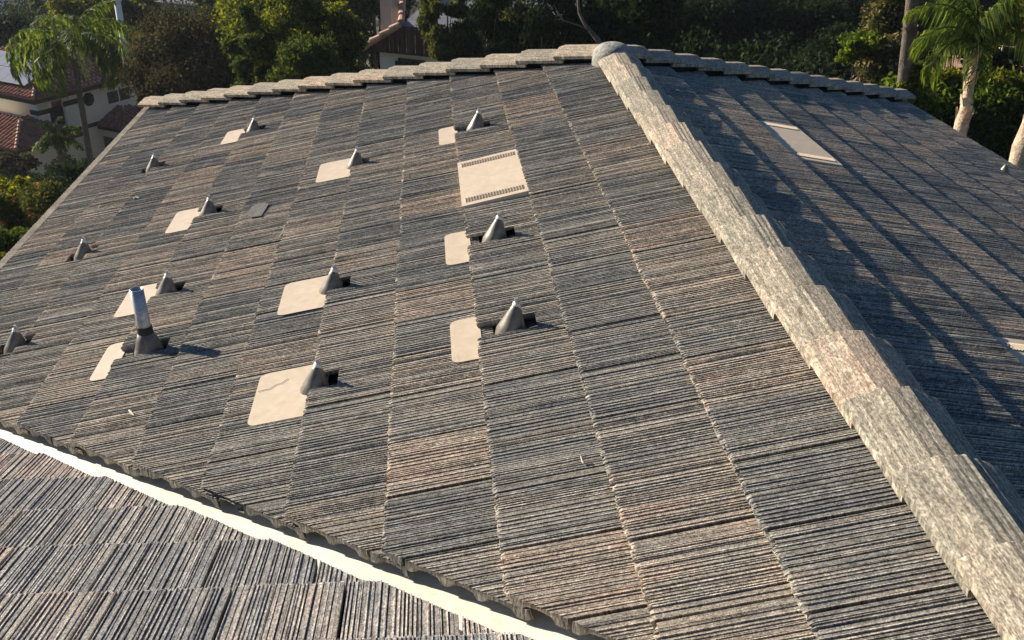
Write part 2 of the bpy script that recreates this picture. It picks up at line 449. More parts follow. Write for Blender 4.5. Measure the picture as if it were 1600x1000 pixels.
# ---- ridge and hip caps
def cap_mesh(seed, L=.40):
    rg = random.Random(seed)
    base = [(-.140, -.050), (-.142, -.030), (-.128, -.018), (-.038, .022), (.038, .022), (.128, -.018), (.142, -.030), (.140, -.050)]
    # top profile with small ribs
    top = []
    for (a, b) in zip(base[:-1], base[1:]):
        ln = math.hypot(b[0] - a[0], b[1] - a[1]); nn = max(1, int(ln / .0105)) if ln > .03 else 1
        nx, nz = -(b[1] - a[1]) / ln, (b[0] - a[0]) / ln
        for i in range(nn):
            f = i / nn; h = 0 if i == 0 else rg.uniform(-.0018, .0006)
            top.append((a[0] + (b[0] - a[0]) * f + nx * h, a[1] + (b[1] - a[1]) * f + nz * h))
    top.append(base[-1])
    inn = [(p[0] * .88, p[1] - .018 if abs(p[0]) < .135 else p[1]) for p in base][::-1]
    per = top + inn; n = len(per)
    rows = [(0, -.003), (.006, 0), (.2, 0), (L, 0)]; V, UV, F = [], [], []
    for r, (d, dz) in enumerate(rows):
        for i, (x, z) in enumerate(per):
            j = rg.uniform(-.003, .003) if r < 2 and i < len(top) else 0
            sc = 1 - .055 * d / L
            V.append((d + j, x * sc, z + dz - .088 * d)); UV.append((d, x))
    for r in range(len(rows) - 1):
        for i in range(n):
            j = (i + 1) % n; F.append((r * n + i, r * n + j, (r + 1) * n + j, (r + 1) * n + i))
    k = len(top)
    for r, rev in ((0, True), (len(rows) - 1, False)):
        # end ring as quads/tri fan between top and inner profile
        nb = len(inn)
        for i in range(k - 1):
            a = r * n + i; b = a + 1
            ja = r * n + k + (nb - 1 - min(nb - 1, int(i * nb / (k - 1)))); jb = r * n + k + (nb - 1 - min(nb - 1, int((i + 1) * nb / (k - 1))))
            f = (a, b, jb, ja) if ja != jb else (a, b, ja)
            F.append(f if not rev else f[::-1])
    bm = bmesh.new(); vs = [bm.verts.new(v) for v in V]; lay = bm.loops.layers.uv.new('UVMap')
    for f in F:
        try: fa = bm.faces.new([vs[i] for i in f])
        except ValueError: continue
        for i, lp in zip(f, fa.loops): lp[lay].uv = UV[i]
    bmesh.ops.recalc_face_normals(bm, faces=bm.faces)
    me = bpy.data.meshes.new('ridge_cap'); bm.to_mesh(me); bm.free(); me.materials.append(CAPM); return me
CAPS = [cap_mesh(300 + i) for i in range(8)]
def put_cap(name, butt, along, lift):
    """along = unit vector from the butt towards the covered end"""
    u = Vector(along).normalized(); n = Vector((0, 0, 1)); n = (n - u * n.dot(u)).normalized(); v = n.cross(u)
    o = link(name, rnd.choice(CAPS), None, house)
    a = R(rnd.uniform(-.8, .8))
    o.matrix_world = Matrix(((u[0], v[0], n[0], butt[0]), (u[1], v[1], n[1], butt[1]), (u[2], v[2], n[2], butt[2] + lift), (0, 0, 0, 1))) @ Matrix.Rotation(a, 4, 'Z') @ Matrix.Rotation(R(rnd.uniform(-1, 1)), 4, 'X')
    return o
y = 5.36
while y > -1.6:
    put_cap('ridge_cap', (.036 + rnd.uniform(-.003, .003), y, .048 + rnd.uniform(-.002, .002)), (0, -1, 0), 0)
    y -= .3455
d = 0.36
while d < 5.2:
    u = np.array([-1, HM, -tt]); hl = d / math.hypot(1, HM)
    if hl < LA + .03: put_cap('hip_cap', np.array([0, YA, 0]) + u * (hl), -u, .072)
    u = np.array([1, HM, -tt])
    if hl < LB + .05: put_cap('hip_cap', np.array([0, YA, 0]) + u * (hl), -u, .072)
    d += .318
for e_, nm in (((-LA + .1, YA + HM * (LA - .1), zA(LA - .1)), 'hip_board'), ((LB - .1, YA + HM * (LB - .1), zA(LB - .1)), 'hip_board'), ((.036, -1.6, 0), 'ridge_board')):
    a0_ = np.array([.0 if nm == 'hip_board' else .036, YA, 0.]); e_ = np.array(e_); u_ = nrm(e_ - a0_); sd_ = nrm((u_[1], -u_[0], 0)) * .05
    mb = MB(); mb.slab([a0_ - sd_ + [0, 0, -.10], e_ - sd_ + [0, 0, -.10], e_ + sd_ + [0, 0, -.10], a0_ + sd_ + [0, 0, -.10]], (0, 0, .125)); mb.out(nm, DARK, house)
# apex cap : a rounded mortar-bedded three-way cap
mb = MB(); V = []; F = []; nr, ns = 7, 20
for i in range(nr + 1):
    a = i / nr * math.pi / 2
    for j in range(ns):
        g = 2 * math.pi * j / ns; r = .135 * math.cos(a) ** .8 + .002
        V.append((.03 + r * math.cos(g) * 1.05, YA - .08 + r * math.sin(g) * 1.15, -.01 + .105 * math.sin(a)))
for i in range(nr):
    for j in range(ns): F.append((i * ns + j, i * ns + (j + 1) % ns, (i + 1) * ns + (j + 1) % ns, (i + 1) * ns + j))
F.append(tuple(nr * ns + j for j in range(ns)))
V += [(v[0], v[1], v[2] - .06) for v in V[:ns]]; b = (nr + 1) * ns
for j in range(ns): F.append((b + j, b + (j + 1) % ns, (j + 1) % ns, j))
child('apex_cap', V, F, MORT, house, True)

# ---- valley flashing : cream metal trough, crimped edges
def vpt(t, off, dz):    # t = plan distance down the valley, off = sideways distance (+ towards the left slope)
    dirv = np.array([-tc_, tt, 0]) / math.hypot(tc_, tt)
    p = np.array([0, YV, 0]) + dirv * t + nv * off
    if off >= 0: z = p[0] * tt
    else: z = -(p[1] - YV) * tc_
    return np.array([p[0], p[1], z + dz])
V, F = [], []; offs = [(-.075, -.064), (-.045, -.074), (-.014, -.080), (0, -.070), (.014, -.082), (.10, -.084), (.17, -.082)]
rg = random.Random(3); nt_ = 60
for i in range(nt_ + 1):
    t = i / nt_ * 6.2
    for (o_, dz) in offs: V.append(vpt(t, o_, dz + (rg.uniform(-.0012, .0012) if abs(o_) > .05 else 0)))
    for (o_, dz) in offs[::-1]: V.append(vpt(t, o_, dz - .004))
n = len(offs) * 2
for i in range(nt_):
    for j in range(n): F.append((i * n + j, i * n + (j + 1) % n, (i + 1) * n + (j + 1) % n, (i + 1) * n + j))
F += [tuple(range(n)), tuple(nt_ * n + j for j in range(n))[::-1]]
child('valley_flashing', V, F, CREAM, house)

# ---- eaves and walls of the house
mb = MB(); ye0, ye1 = YV + LA * tt / tc_, YA + HM * LA
mb.box((-LA + .02, -4, zA(LA) - .30), (.04, 0, 0), (0, ye1 + 4, 0), (0, 0, .19)); mb.out('fascia', plain('brown_fascia', (.12, .09, .07)), house)
mb = MB(); mb.box((LB - .06, -4, zA(LB) - .30), (.04, 0, 0), (0, YA + HM * LB + 4, 0), (0, 0, .19)); mb.out('fascia', bpy.data.materials['brown_fascia'], house)
mb = MB(); mb.box((-LA + .6, -3.5, GZ - 1), (LA + LB - 1.2, 0, 0), (0, ye1 + 2.9, 0), (0, 0, -GZ + 1 - 1.75)); mb.out('wall', STUC, house)
mb = MB(); mb.box((-6.4, -3.4, GZ - 1), (2.6, 0, 0), (0, 5.4, 0), (0, 0, -GZ + 1 - 1.75)); mb.out('wall', STUC, house)

# ribbed edge strip along the left eave
EDGE = plain('weathered_eave_edge', (.30, .26, .20), .85, .3, 8, .15, 0, .4, .004, 90)
V, F = [], []; rg = random.Random(9); yy = -3.6; k = 0
while yy < ye1 + .1:
    for (dx, dz) in ((.0, -.002), (-.06, -.010), (-.07, -.085), (.0, -.085)):
        V.append((-LA + dx, yy, zA(LA) + dz + (.006 if k % 2 else 0) + rg.uniform(-.001, .001)))
    yy += .022; k += 1
for i in range(k - 1):
    for j in range(4): F.append((i * 4 + j, i * 4 + (j + 1) % 4, i * 4 + 4 + (j + 1) % 4, i * 4 + 4 + j))
child('eave_edge', V, F, EDGE, house)

# ================================================================== things on the roof
def roofA(s, y, w=0): return np.array([-s * ct, y, -s * st]) + w * np.array([-st, 0, ct])
def roofB(s, y, w=0): return np.array([s * ct, y, -s * st]) + w * np.array([st, 0, ct])
def wsurf(s, butts):      # height of the tile surface under the nominal plane at slope distance s
    for b in butts:
        if s <= b + 1e-6: return -.0817 * (b - s)
    return 0
BUTT_A = [S0 + k * EXP for k in range(11)] + [LA / ct]
CONE_LAB = {
 0: 'cone vent with a small square flashing, beyond the large louvred vent near the roof top',
 1: 'cone vent with a narrow upright flashing just below the large louvred vent',
 2: 'cone vent with the longest narrow flashing, nearest of the row beside the ridge',
 3: 'cone vent left of the large louvred vent, its flashing a tilted square',
 4: 'cone vent standing at the upper right of a wide flashing, mid slope',
 5: 'nearest and largest cone vent with a big cracked beige flashing',
 6: 'farthest cone vent with a slanted beige flashing, high near the hip tiles',
 7: 'cone vent with slanted flashing beside the loose grey tile piece',
 8: 'cone vent whose flashing lies just behind the tall metal pipe',
 9: 'tall open galvanised pipe rising from a cone flashing on the left slope',
 10: 'cone vent without visible flashing, farthest of those near the left eave',
 11: 'cone vent without visible flashing, middle one of those near the left eave',
 12: 'cone vent without visible flashing at the left edge of the photo'}
DARKM = plain('shaded_flashing_metal', (.06, .055, .05), .6, .2, 20)  # dark colour stands in for the shade in the tile cut-outs
def make_cone(i, s, y):
    rg = random.Random(50 + i); c = roofA(s, y, -.012)
    kb = min(k for k in range(len(BUTT_A)) if BUTT_A[k] >= s - .001); sb = BUTT_A[kb]
    pipe = i == 9
    root = empty('vent_pipe' if pipe else 'cone_vent', tuple(c), CONE_LAB[i], 'pipe' if pipe else 'vent', None if pipe else 'cone vents on the left roof slope')
    # cone skirt: circle in the roof plane, apex straight above
    r0, H, rt_ = (.057, .090, .013) if not pipe else (.066, .085, .034)
    lean_ = 0 if pipe else .022
    ns = 24; V, F = [], []
    prof = [(1.12, -.03), (1.0, 0), (.83, .2), (.66, .4), (.49, .6), (.32, .8), (rt_ / r0, 1)] if not pipe else [(1.12, -.03), (1.0, 0), (.8, .5), (.56, 1)]
    for (f, h) in prof:
        for j in range(ns):
            g = 2 * math.pi * j / ns
            bp = np.array([r0 * math.cos(g) * ct, r0 * math.sin(g), r0 * math.cos(g) * st]); tp = np.array([lean_ + rt_ * math.cos(g), rt_ * math.sin(g), H])
            V.append(c + bp * (1 - h) + tp * h if h >= 0 else c + bp * f + np.array([0, 0, h]))
    for k in range(len(prof) - 1):
        for j in range(ns): F.append((k * ns + j, k * ns + (j + 1) % ns, (k + 1) * ns + (j + 1) % ns, (k + 1) * ns + j))
    F.append(tuple((len(prof) - 1) * ns + j for j in range(ns)))
    child('cone', V, F, GREYM, root, True)
    top = c + np.array([lean_, 0, H])
    if pipe:
        ax = nrm((-.035, .0, 1)); L = .215
        mb = MB(); mb.tube([top - ax * .012, top + ax * .028], [.037, .0345], 20); mb.out('collar', RUB, root, False)
        V, F = [], []; ns = 24; u = nrm(np.cross(ax, [0, 1, 0])); v = np.cross(ax, u)
        prof = [(.0305, .0), (.0305, L), (.0275, L), (.0275, L - .16)]
        for (r, h) in prof:
            for j in range(ns):
                g = 2 * math.pi * j / ns; V.append(top + ax * h + r * (u * math.cos(g) + v * math.sin(g)))
        for k in range(3):
            for j in range(ns): F.append((k * ns + j, k * ns + (j + 1) % ns, (k + 1) * ns + (j + 1) % ns, (k + 1) * ns + j))
        F.append(tuple(3 * ns + j for j in range(ns)))
        child('pipe', V, F, GALV, root, True)
        mb = MB(); mb.tube([top + ax * (L - .15), top + ax * (L - .148)], [.027, .027], 20); mb.out('bore_shade', RUB, root)  # dark disc stands in for the shade down the pipe
    else:
        mb = MB(); mb.tube([top - [0, 0, .022], top + [0, 0, .006], top + [.001, .001, .013]], [.019, .014, .009], 12); mb.out('sealant', SEAL, root, True)
        mb = MB(); mb.tube([top + [0, 0, .008], top + [.0, .0, .024]], [.008, .0075], 8); mb.out('bolt', GALV, root)
    # base sheet: tongue in the cut-out and a plate lying over the course below
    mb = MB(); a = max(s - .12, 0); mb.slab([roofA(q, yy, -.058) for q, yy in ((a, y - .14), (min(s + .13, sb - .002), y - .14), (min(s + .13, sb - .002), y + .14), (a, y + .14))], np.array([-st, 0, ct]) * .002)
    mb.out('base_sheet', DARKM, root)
    s1 = s + .243
    if i < 10 and s1 > sb + .03:
        y0, y1 = y - .195 + rg.uniform(-.012, .012), y + .185 + rg.uniform(-.012, .012)
        if i == 9: y0, y1 = y - .195, y + .17
        pts = []; rr = .035
        sa = sb - .012 if s < sb - .03 else s - .05
        def corner(cs, cy_, a0): return [(cs + rr * math.cos(a0 + k * math.pi / 8), cy_ + rr * math.sin(a0 + k * math.pi / 8)) for k in range(5)]
        outl = [(sa, y0)] + [(sa + (s1 - rr - sa) * f, y0) for f in (.33, .66)] + corner(s1 - rr, y0 + rr, -math.pi / 2) + [(s1, y0 + (y1 - y0) * f) for f in (.35, .65)] + corner(s1 - rr, y1 - rr, 0) + [(sa + (s1 - rr - sa) * f, y1) for f in (.66, .33)] + [(sa, y1)]
        nb = BUTT_A[kb + 1] if kb + 1 < len(BUTT_A) else sb
        hgt = lambda q: (-.0817 * (nb - q) + .0055) if q > sb - .02 else (-.0817 * (nb - q) + .0055)
        # triangulated grid-free fan with gentle waviness
        cen = (sa + .1, (y0 + y1) / 2)
        V = [roofA(q, yy, hgt(q) + rg.uniform(-.0002, .0003)) for q, yy in outl] + [roofA(cen[0], cen[1], hgt(cen[0]) + .0003)]
        k = len(outl); V2 = [v - np.array([-st, 0, ct]) * .002 for v in V[:k]]
        F = [(j, (j + 1) % k, k) for j in range(k)] + [(j, k + 1 + j, k + 1 + (j + 1) % k, (j + 1) % k) for j in range(k)]
        F = [f[::-1] for f in F] if False else F
        pl = child('flashing_plate', V + V2, F, BEIGE, root, False)
        if i == 5:
            mb = MB(); pts = [roofA(q, yy, hgt(q) + .003) for q, yy in ((2.035, 2.015), (2.01, 2.02), (1.99, 2.018), (1.965, 2.045), (1.945, 2.045), (1.92, 2.075))]
            mb.tube(pts, [.0009] * 6, 5); mb.out('crack', RUB, root)
for i, (s, y) in enumerate(CONES): make_cone(i, s, y)

SLOT = plain('vent_slot_shade', (.17, .145, .11))  # brown tone paints the shade of the louvre gaps
def box_vent(fr, s0, s1, y0, y1, label, sgn, h=.016, drop=.016):
    c = fr((s0 + s1) / 2, (y0 + y1) / 2, 0); root = empty('roof_vent', tuple(c), label, 'vent')
    nv2 = fr(0, 0, 1) - fr(0, 0, 0)
    mb = MB(); b = .012 if h > .01 else .005
    lo = [(s0 - .02, y0), (s1, y0), (s1, y1), (s0 - .02, y1)]; hi = [(s0 - .02 + b, y0 + b), (s1 - b * .6, y0 + b), (s1 - b * .6, y1 - b), (s0 - .02 + b, y1 - b)]
    k = len(lo)
    V = [fr(q, yy, -.028 - (drop if q < (s0 + s1) / 2 else 0)) for q, yy in lo] + [fr(q, yy, h - .004 - (drop if q < (s0 + s1) / 2 else 0)) for q, yy in hi]
    mb.add(V, [(0, 1, 2, 3), (7, 6, 5, 4)] + [((i + 1) % 4, i, 4 + i, 4 + (i + 1) % 4) for i in range(4)]); mb.out('hood', BEIGE, root)
    tophi = lambda q: h - .004 - drop * (1 - (q - (s0 - .02 + b)) / (s1 - s0 + .02 - b * 1.6))
    for ya, yb in ((y0 + .055, y0 + .115), (y1 - .115, y1 - .055)):
        n = 21
        for i in range(n):
            q = s0 + .022 + (s1 - s0 - .055) * i / (n - 1)
            # raised louvre fin with a dark strip beside it, painting the gap's shade
            mb = MB(); z = tophi(q)
            V = [fr(q - .0035, ya, z + .0005), fr(q + .0035, ya, z + .0005), fr(q + .0035, yb, z + .0005), fr(q - .0035, yb, z + .0005), fr(q + .002, ya, z + .006), fr(q + .002, yb, z + .006)]
            mb.add(V, [(0, 1, 4), (2, 3, 5), (1, 2, 5, 4), (3, 0, 4, 5)])
            mb.out('louvre', BEIGE, root)
            mb = MB(); mb.slab([fr(q - .0088, ya, z + .0006), fr(q - .0036, ya, z + .0006), fr(q - .0036, yb, z + .0006), fr(q - .0088, yb, z + .0006)], nv2 * .0006); mb.out('slot', SLOT, root)
box_vent(roofA, *BOXV, 'large beige louvred vent panel lying flat in the middle of the sunlit slope', 1)
box_vent(roofB, *BOXB, 'beige louvred vent panel high on the shaded right slope', 1, .009, .036)
box_vent(roofB, *BOXC, 'beige louvred vent panel cut by the right edge of the photo', 1, .009, .036)

# small things lying about
def debris(name, pts, th, mat, label, cat):
    c = np.mean([np.array(p) for p in pts], axis=0); root = empty(name, tuple(c), label, cat)
    root2 = None; COL.objects.unlink(root); bpy.data.objects.remove(root)
    mb = MB(); mb.slab([np.array(p) - c for p in pts], (0, 0, th)); me = mesh(name, mb.v, mb.f); o = link(name, me, mat); o.location = c
    return tag(o, label, cat)
SH = plain('grey_tile_piece', (.14, .138, .13), .9, .3, 40, .1, 0, .5, .004, 200)
sf = lambda s: wsurf(s, BUTT_A) + .006
debris('tile_piece', [roofA(q, yy, sf(q) - .002) for q, yy in ((2.453, 4.33), (2.44, 4.45), (2.40, 4.50), (2.33, 4.45), (2.35, 4.25), (2.41, 4.26))], .008, SH, 'loose piece of grey tile lying on the slope left of the middle', 'tile piece')
BON = plain('pale_twig', (.62, .56, .44))
def twig(pts, label, r=.004):
    c = np.array(pts[0]); mb = MB(); mb.tube([np.array(p) - c for p in pts], [r, r * 1.2, r * .6][:len(pts)], 6); o = link('twig', mesh('twig', mb.v, mb.f), BON); o.location = c
    return tag(o, label, 'twig', 'dry bits lying on the tiles')
def hitA(x, y, w=.008):
    n = np.array([-tt, 0, 1.]); P = on_plane(x, y, n, (0, 0, 0)); s = abs(P[0]) / ct; return roofA(s, P[1], wsurf(s, BUTT_A) + w)
twig([hitA(200, 638), hitA(203, 641), hitA(207, 645)], 'short pale twig on the tiles above the left end of the valley')
twig([hitA(434, 366), hitA(440, 359), hitA(446, 353)], 'thin pale twig leaning across a tile joint below the loose tile piece')
twig([hitA(908, 711, .02), hitA(909, 715, .01), hitA(910, 718)], 'tiny pale chip upright on a tile in the lower middle of the slope')
twig([hitA(154, 323), hitA(156, 322), hitA(158, 321)], 'pale chip near the left eave between two cone vents', .006)
twig([hitA(171, 323), hitA(174, 322), hitA(176, 322)], 'pale chip just right of another chip near the left eave', .005)
twig([hitA(209, 311), hitA(213, 309), hitA(217, 309)], 'round pale chip on the tiles right of two smaller chips', .007)
rb = lambda x, y, w: (lambda P: roofB(P[0] / ct, P[1], w))(on_plane(x, y, (tt, 0, 1.), (0, 0, 0)))
twig([rb(1488, 355, -.02), rb(1493, 352, -.018), rb(1500, 352, -.02)], 'pale dry leaf on the shaded right slope', .008)
# small dark cone on the far right slope
c = roofB(3.34, 5.80, -.02); root = empty('cone_vent', tuple(c), 'small dark cone vent low on the shaded right slope near its eave', 'vent', 'cone vents on the right slope')
mb = MB(); mb.tube([c, c + [0, 0, .03], c + [0, 0, .06]], [.045, .03, .012], 16); mb.out('cone', GREYM, root)
mb = MB(); mb.tube([c + [0, 0, .058], c + [0, 0, .07]], [.011, .007], 8); mb.out('sealant', GREYM, root)

# ================================================================== THE NEIGHBOURHOOD
NPR = np.random.RandomState(11)
def gz(x, y):                                   # height of the terrain
    left = 1 / (1 + np.exp((x + 2) / 5.0))
    d = np.clip(y - 10, 0, 200)
    z = -6.6 - left * (.34 * np.clip(d, 0, 50) + .03 * np.clip(d - 50, 0, 200)) - (1 - left) * (.10 * np.clip(d, 0, 45) + .02 * np.clip(d - 45, 0, 200))
    return z - .12 * np.clip(-x - 6, 0, 30) * np.clip(1 - d / 30, 0, 1)
gx = np.concatenate([np.linspace(-700, -90, 14), np.linspace(-80, 80, 81), np.linspace(90, 700, 14)]); gy = np.concatenate([np.linspace(-500, -40, 10), np.linspace(-30, 160, 96), np.linspace(170, 1200, 24)])
V = [(a, b, gz(a, b)) for b in gy for a in gx]; nx = len(gx)
F = [(j * nx + i, j * nx + i + 1, (j + 1) * nx + i + 1, (j + 1) * nx + i) for j in range(len(gy) - 1) for i in range(nx - 1)]
def ground_mat():
    m, nt, b, o = newmat('garden_ground'); tc = N(nt, 'TexCoord')
    c = ramp(nt, noise(nt, tc.outputs['Object'], .35, 6, .65), [(.3, (.03, .045, .018)), (.5, (.055, .055, .03)), (.7, (.10, .085, .055))])
    c = mixc(nt, 'MULTIPLY', 1, c, ramp(nt, noise(nt, tc.outputs['Object'], 6, 4, .7), [(.3, .6), (.7, 1.4)]))
    nt.links.new(c, b.inputs['Base Color']); bump(nt, b, noise(nt, tc.outputs['Object'], 8, 4, .7), .6, .1); return m
tag(link('ground', mesh('ground', V, F), ground_mat()), kind='structure')

def leaf_mat(name, c0, c1, c2=None, trans=.35, rough=.75, spec=.04):
    m, nt, b, o = newmat(name)
    g = N(nt, 'NewGeometry'); tc = N(nt, 'TexCoord')
    f = mth(nt, 'ADD', mth(nt, 'MULTIPLY', g.outputs['Random Per Island'], .55), mth(nt, 'MULTIPLY', noise(nt, tc.outputs['Object'], .9, 3, .6), .5))
    c = ramp(nt, f, [(.25, c0), (.55, c1), (.85, c2 or c1)])
    nt.links.new(c, b.inputs['Base Color']); b.inputs['Roughness'].default_value = rough; b.inputs['Specular IOR Level'].default_value = spec
    tr = N(nt, 'BsdfTranslucent'); nt.links.new(mixc(nt, 'MULTIPLY', 1, c, (1.8, 1.75, .75)), tr.inputs[0])
    mx = N(nt, 'MixShader'); mx.inputs[0].default_value = trans
    nt.links.new(b.outputs[0], mx.inputs[1]); nt.links.new(tr.outputs[0], mx.inputs[2]); nt.links.new(mx.outputs[0], o.inputs[0])
    return m
L_BROWN = leaf_mat('bronze_leaves', (.030, .034, .022), (.062, .055, .036), (.13, .095, .062), .22)
L_GREEN = leaf_mat('green_leaves', (.024, .040, .014), (.052, .074, .022), (.11, .125, .03), .38)
L_YEL = leaf_mat('yellow_green_leaves', (.055, .075, .015), (.12, .14, .022), (.24, .22, .03), .42)
L_DARK = leaf_mat('dark_evergreen_leaves', (.010, .020, .010), (.020, .036, .016), (.038, .055, .022), .2)
L_OLIVE = leaf_mat('olive_leaves', (.035, .045, .018), (.07, .08, .032), (.13, .13, .05), .35)
L_HEDGE = leaf_mat('hedge_leaves', (.03, .055, .012), (.07, .11, .02), (.18, .21, .04), .5)
L_PALM = leaf_mat('palm_leaflets', (.045, .080, .018), (.09, .135, .028), (.20, .22, .04), .5, .55, .12)
L_GREY = leaf_mat('grey_green_leaves', (.05, .06, .045), (.10, .11, .08), (.18, .18, .13), .3)
L_PINK = leaf_mat('pink_flowers', (.35, .06, .08), (.5, .10, .12), (.55, .25, .22), .3)
L_TAN = leaf_mat('tan_dry_flowers', (.10, .07, .045), (.22, .16, .10), (.38, .30, .20), .3)
BARK = plain('bark', (.11, .085, .065), .95, .35, 3, .1, 0, .8, .03, 18)
BARKL = plain('pale_bark', (.13, .11, .085), .95, .35, 3, .1, 0, .8, .03, 14)

def leaves(name, centres, radii, n, size, mat, parent, droop=0., shell=.5, aspect=1.7):
    """n leaf-sized quads spread through blobs"""
    centres = np.array(centres, float); radii = np.array(radii, float)
    if radii.ndim == 1: radii = np.repeat(radii[:, None], 3, 1)
    wgt = radii[:, 0] * radii[:, 2]; idx = NPR.choice(len(centres), n, p=wgt / wgt.sum())
    d = NPR.normal(size=(n, 3)); d /= np.linalg.norm(d, axis=1)[:, None]
    r = shell + (1 - shell) * NPR.rand(n) ** .7; r = r * (1 + .12 * NPR.normal(size=n))
    P = centres[idx] + d * r[:, None] * radii[idx]
    a = NPR.normal(size=(n, 3)) * .8 + d * .5; a[:, 2] -= droop; a /= np.linalg.norm(a, axis=1)[:, None]
    b = np.cross(a, NPR.normal(size=(n, 3))); b /= np.linalg.norm(b, axis=1)[:, None]
    s = size * (.55 + .9 * NPR.rand(n))[:, None]
    V = np.stack([P - a * s * aspect / 2, P + b * s * .42, P + a * s * aspect / 2, P - b * s * .42], 1).reshape(-1, 3)
    V = V - np.array(parent.location)
    me = bpy.data.meshes.new(name); me.vertices.add(4 * n); me.vertices.foreach_set('co', V.ravel().astype(np.float32))
    me.loops.add(4 * n); me.loops.foreach_set('vertex_index', np.arange(4 * n, dtype=np.int32)); me.polygons.add(n)
    me.polygons.foreach_set('loop_start', np.arange(0, 4 * n, 4, dtype=np.int32)); me.polygons.foreach_set('loop_total', np.full(n, 4, dtype=np.int32))
    me.update(calc_edges=True); me.validate()
    return link(name, me, mat, parent)
def tree(px, py, Y, rx, rz, label, mat, n=9000, leaf=.16, name='tree', cat='tree', bark=None, droop=0., blobs=26, group=None, base=None, mat2=None, shell=.45, ry=None, density=.42):
    """crown centred where the photo shows it (px, py) at world depth Y; rx, rz crown half sizes in metres"""
    c = at(px, py, Y); g = gz(c[0], c[1]) if base is None else base
    bark = bark or BARK; root = empty(name, (c[0], c[1], g), label, cat, group)
    H = c[2] - g; rg = random.Random(int(px * 7 + Y)); ry = ry or rx
    lean = np.array([rg.uniform(-.3, .3), rg.uniform(-.3, .3), 0])
    tb = np.array([c[0], c[1], g - .3]); top = c + [0, 0, rz * .35]
    mb = MB(); tr = max(.09, rx * .075)
    mid = [tb * (1 - f) + top * f + lean * math.sin(f * math.pi) for f in (0, .25, .5, .75, 1)]
    mb.tube(mid, [tr * 1.35, tr, tr * .8, tr * .5, tr * .15], 9)
    mb.out('trunk', bark, root, True)
    C_, R_ = [], []; ml = MB()
    for i in range(blobs):
        while True:
            q = NPR.uniform(-1, 1, 3)
            if q @ q < 1: break
        q = q * (.72 / max(.35, np.linalg.norm(q)) if NPR.rand() < .55 else .8)
        P = c + q * [rx, ry, rz]; C_.append(P); rr = rx * NPR.uniform(.20, .38); R_.append((rr, rr, min(rr * .85, rz * .6)))
        if i < 12:
            f = rg.uniform(.35, .85); s_ = tb * (1 - f) + top * f
            m_ = (s_ + P) / 2 + [0, 0, -.08 * rx]
            ml.tube([s_, m_, P], [tr * .38, tr * .24, tr * .07], 5)
    ml.out('limbs', bark, root)
    leaves('crown', C_, R_, n if mat2 is None else int(n * .7), leaf, mat, root, droop, shell)
    if mat2 is not None: leaves('sunlit_tips', np.array(C_) + [-.12 * rx, 0, .10 * rx], np.array(R_) * 1.02, int(n * .3), leaf, mat2, root, droop, .9)  # second leaf colour shifted sunward, sunlight on the tips put into colour
    return root
def shrub(px, py, Y, rx, rz, label, mat, n=2500, leaf=.08, name='shrub', flowers=None, group=None, ry=None, cat='shrub', fn=200):
    c = at(px, py, Y); g = min(gz(c[0], c[1]), c[2] - rz * .7); root = empty(name, (c[0], c[1], g), label, cat, group); ry = ry or rx
    mb = MB()
    for i in range(6):
        q = c + [NPR.uniform(-.5, .5) * rx, NPR.uniform(-.5, .5) * ry, NPR.uniform(-.3, .5) * rz]
        mb.tube([(c[0] + NPR.uniform(-.1, .1), c[1] + NPR.uniform(-.1, .1), g - .2), (np.array([c[0], c[1], g]) + q) / 2 + [.05, 0, 0], q], [.035, .025, .01], 5)
    mb.out('stems', BARK, root)
    C_ = [c + NPR.uniform(-.7, .7, 3) * [rx, ry, rz] for i in range(16)]; R_ = [(rx * .4, ry * .4, rz * .42)] * 16
    leaves('foliage', C_, R_, n, leaf, mat, root, 0, .4)
    if flowers: tag(leaves('flowers', C_, [(a * 1.05, b * 1.05, c_ * 1.05) for a, b, c_ in R_], fn, leaf * 1.1, flowers, root, 0, .95), kind='stuff')
    return root

def frond_mesh(L, arch, nl, leafl, width, hang, seed, wl=.028):
    """one feather frond along +X, arching down; returns mesh"""
    rg = random.Random(seed); mb = MB(); K = 9; pts = []
    x = z = 0; ang = R(rg.uniform(48, 62)); p = np.zeros(3)
    for i in range(K):
        pts.append(p.copy()); ang -= R(arch) / K * (1 + .8 * i / K); p = p + np.array([math.cos(ang), 0, math.sin(ang)]) * L / K
    pts.append(p.copy())
    mb.tube(pts, [.035 * (1 - i / (K + 1.5)) for i in range(K + 1)], 5)
    def pos(f):
        f = f * K; i = min(int(f), K - 1); return pts[i] + (pts[i + 1] - pts[i]) * (f - i), (pts[i + 1] - pts[i])
    for i in range(nl):
        f = .16 + .84 * i / (nl - 1)
        q, t = pos(f); t = t / np.linalg.norm(t); ll = leafl * (math.sin(math.pi * min(1, .12 + f * .88)) ** .6 * .9 + .1) * rg.uniform(.8, 1.1)
        for sd in (-1, 1):
            out = np.array([0, sd, 0]) * rg.uniform(.7, 1) + t * rg.uniform(.3, .9) + np.array([0, 0, rg.uniform(-.3, .35)]); out /= np.linalg.norm(out)
            a = q; m1 = a + out * ll * .5 + np.array([0, 0, -hang * ll * .18]); e = a + out * ll * (.8 - .3 * hang) + np.array([0, 0, -hang * ll * .75])
            wv = np.cross(out, [0, 0, 1.]); wv = wv / (np.linalg.norm(wv) + 1e-6) * wl * width; wv = wv + np.array([0, 0, rg.uniform(-.5, .5) * wl])
            mb.add([a, m1 + wv, e, m1 - wv], [(0, 1, 2, 3)])
    return mesh('frond', mb.v, mb.f)
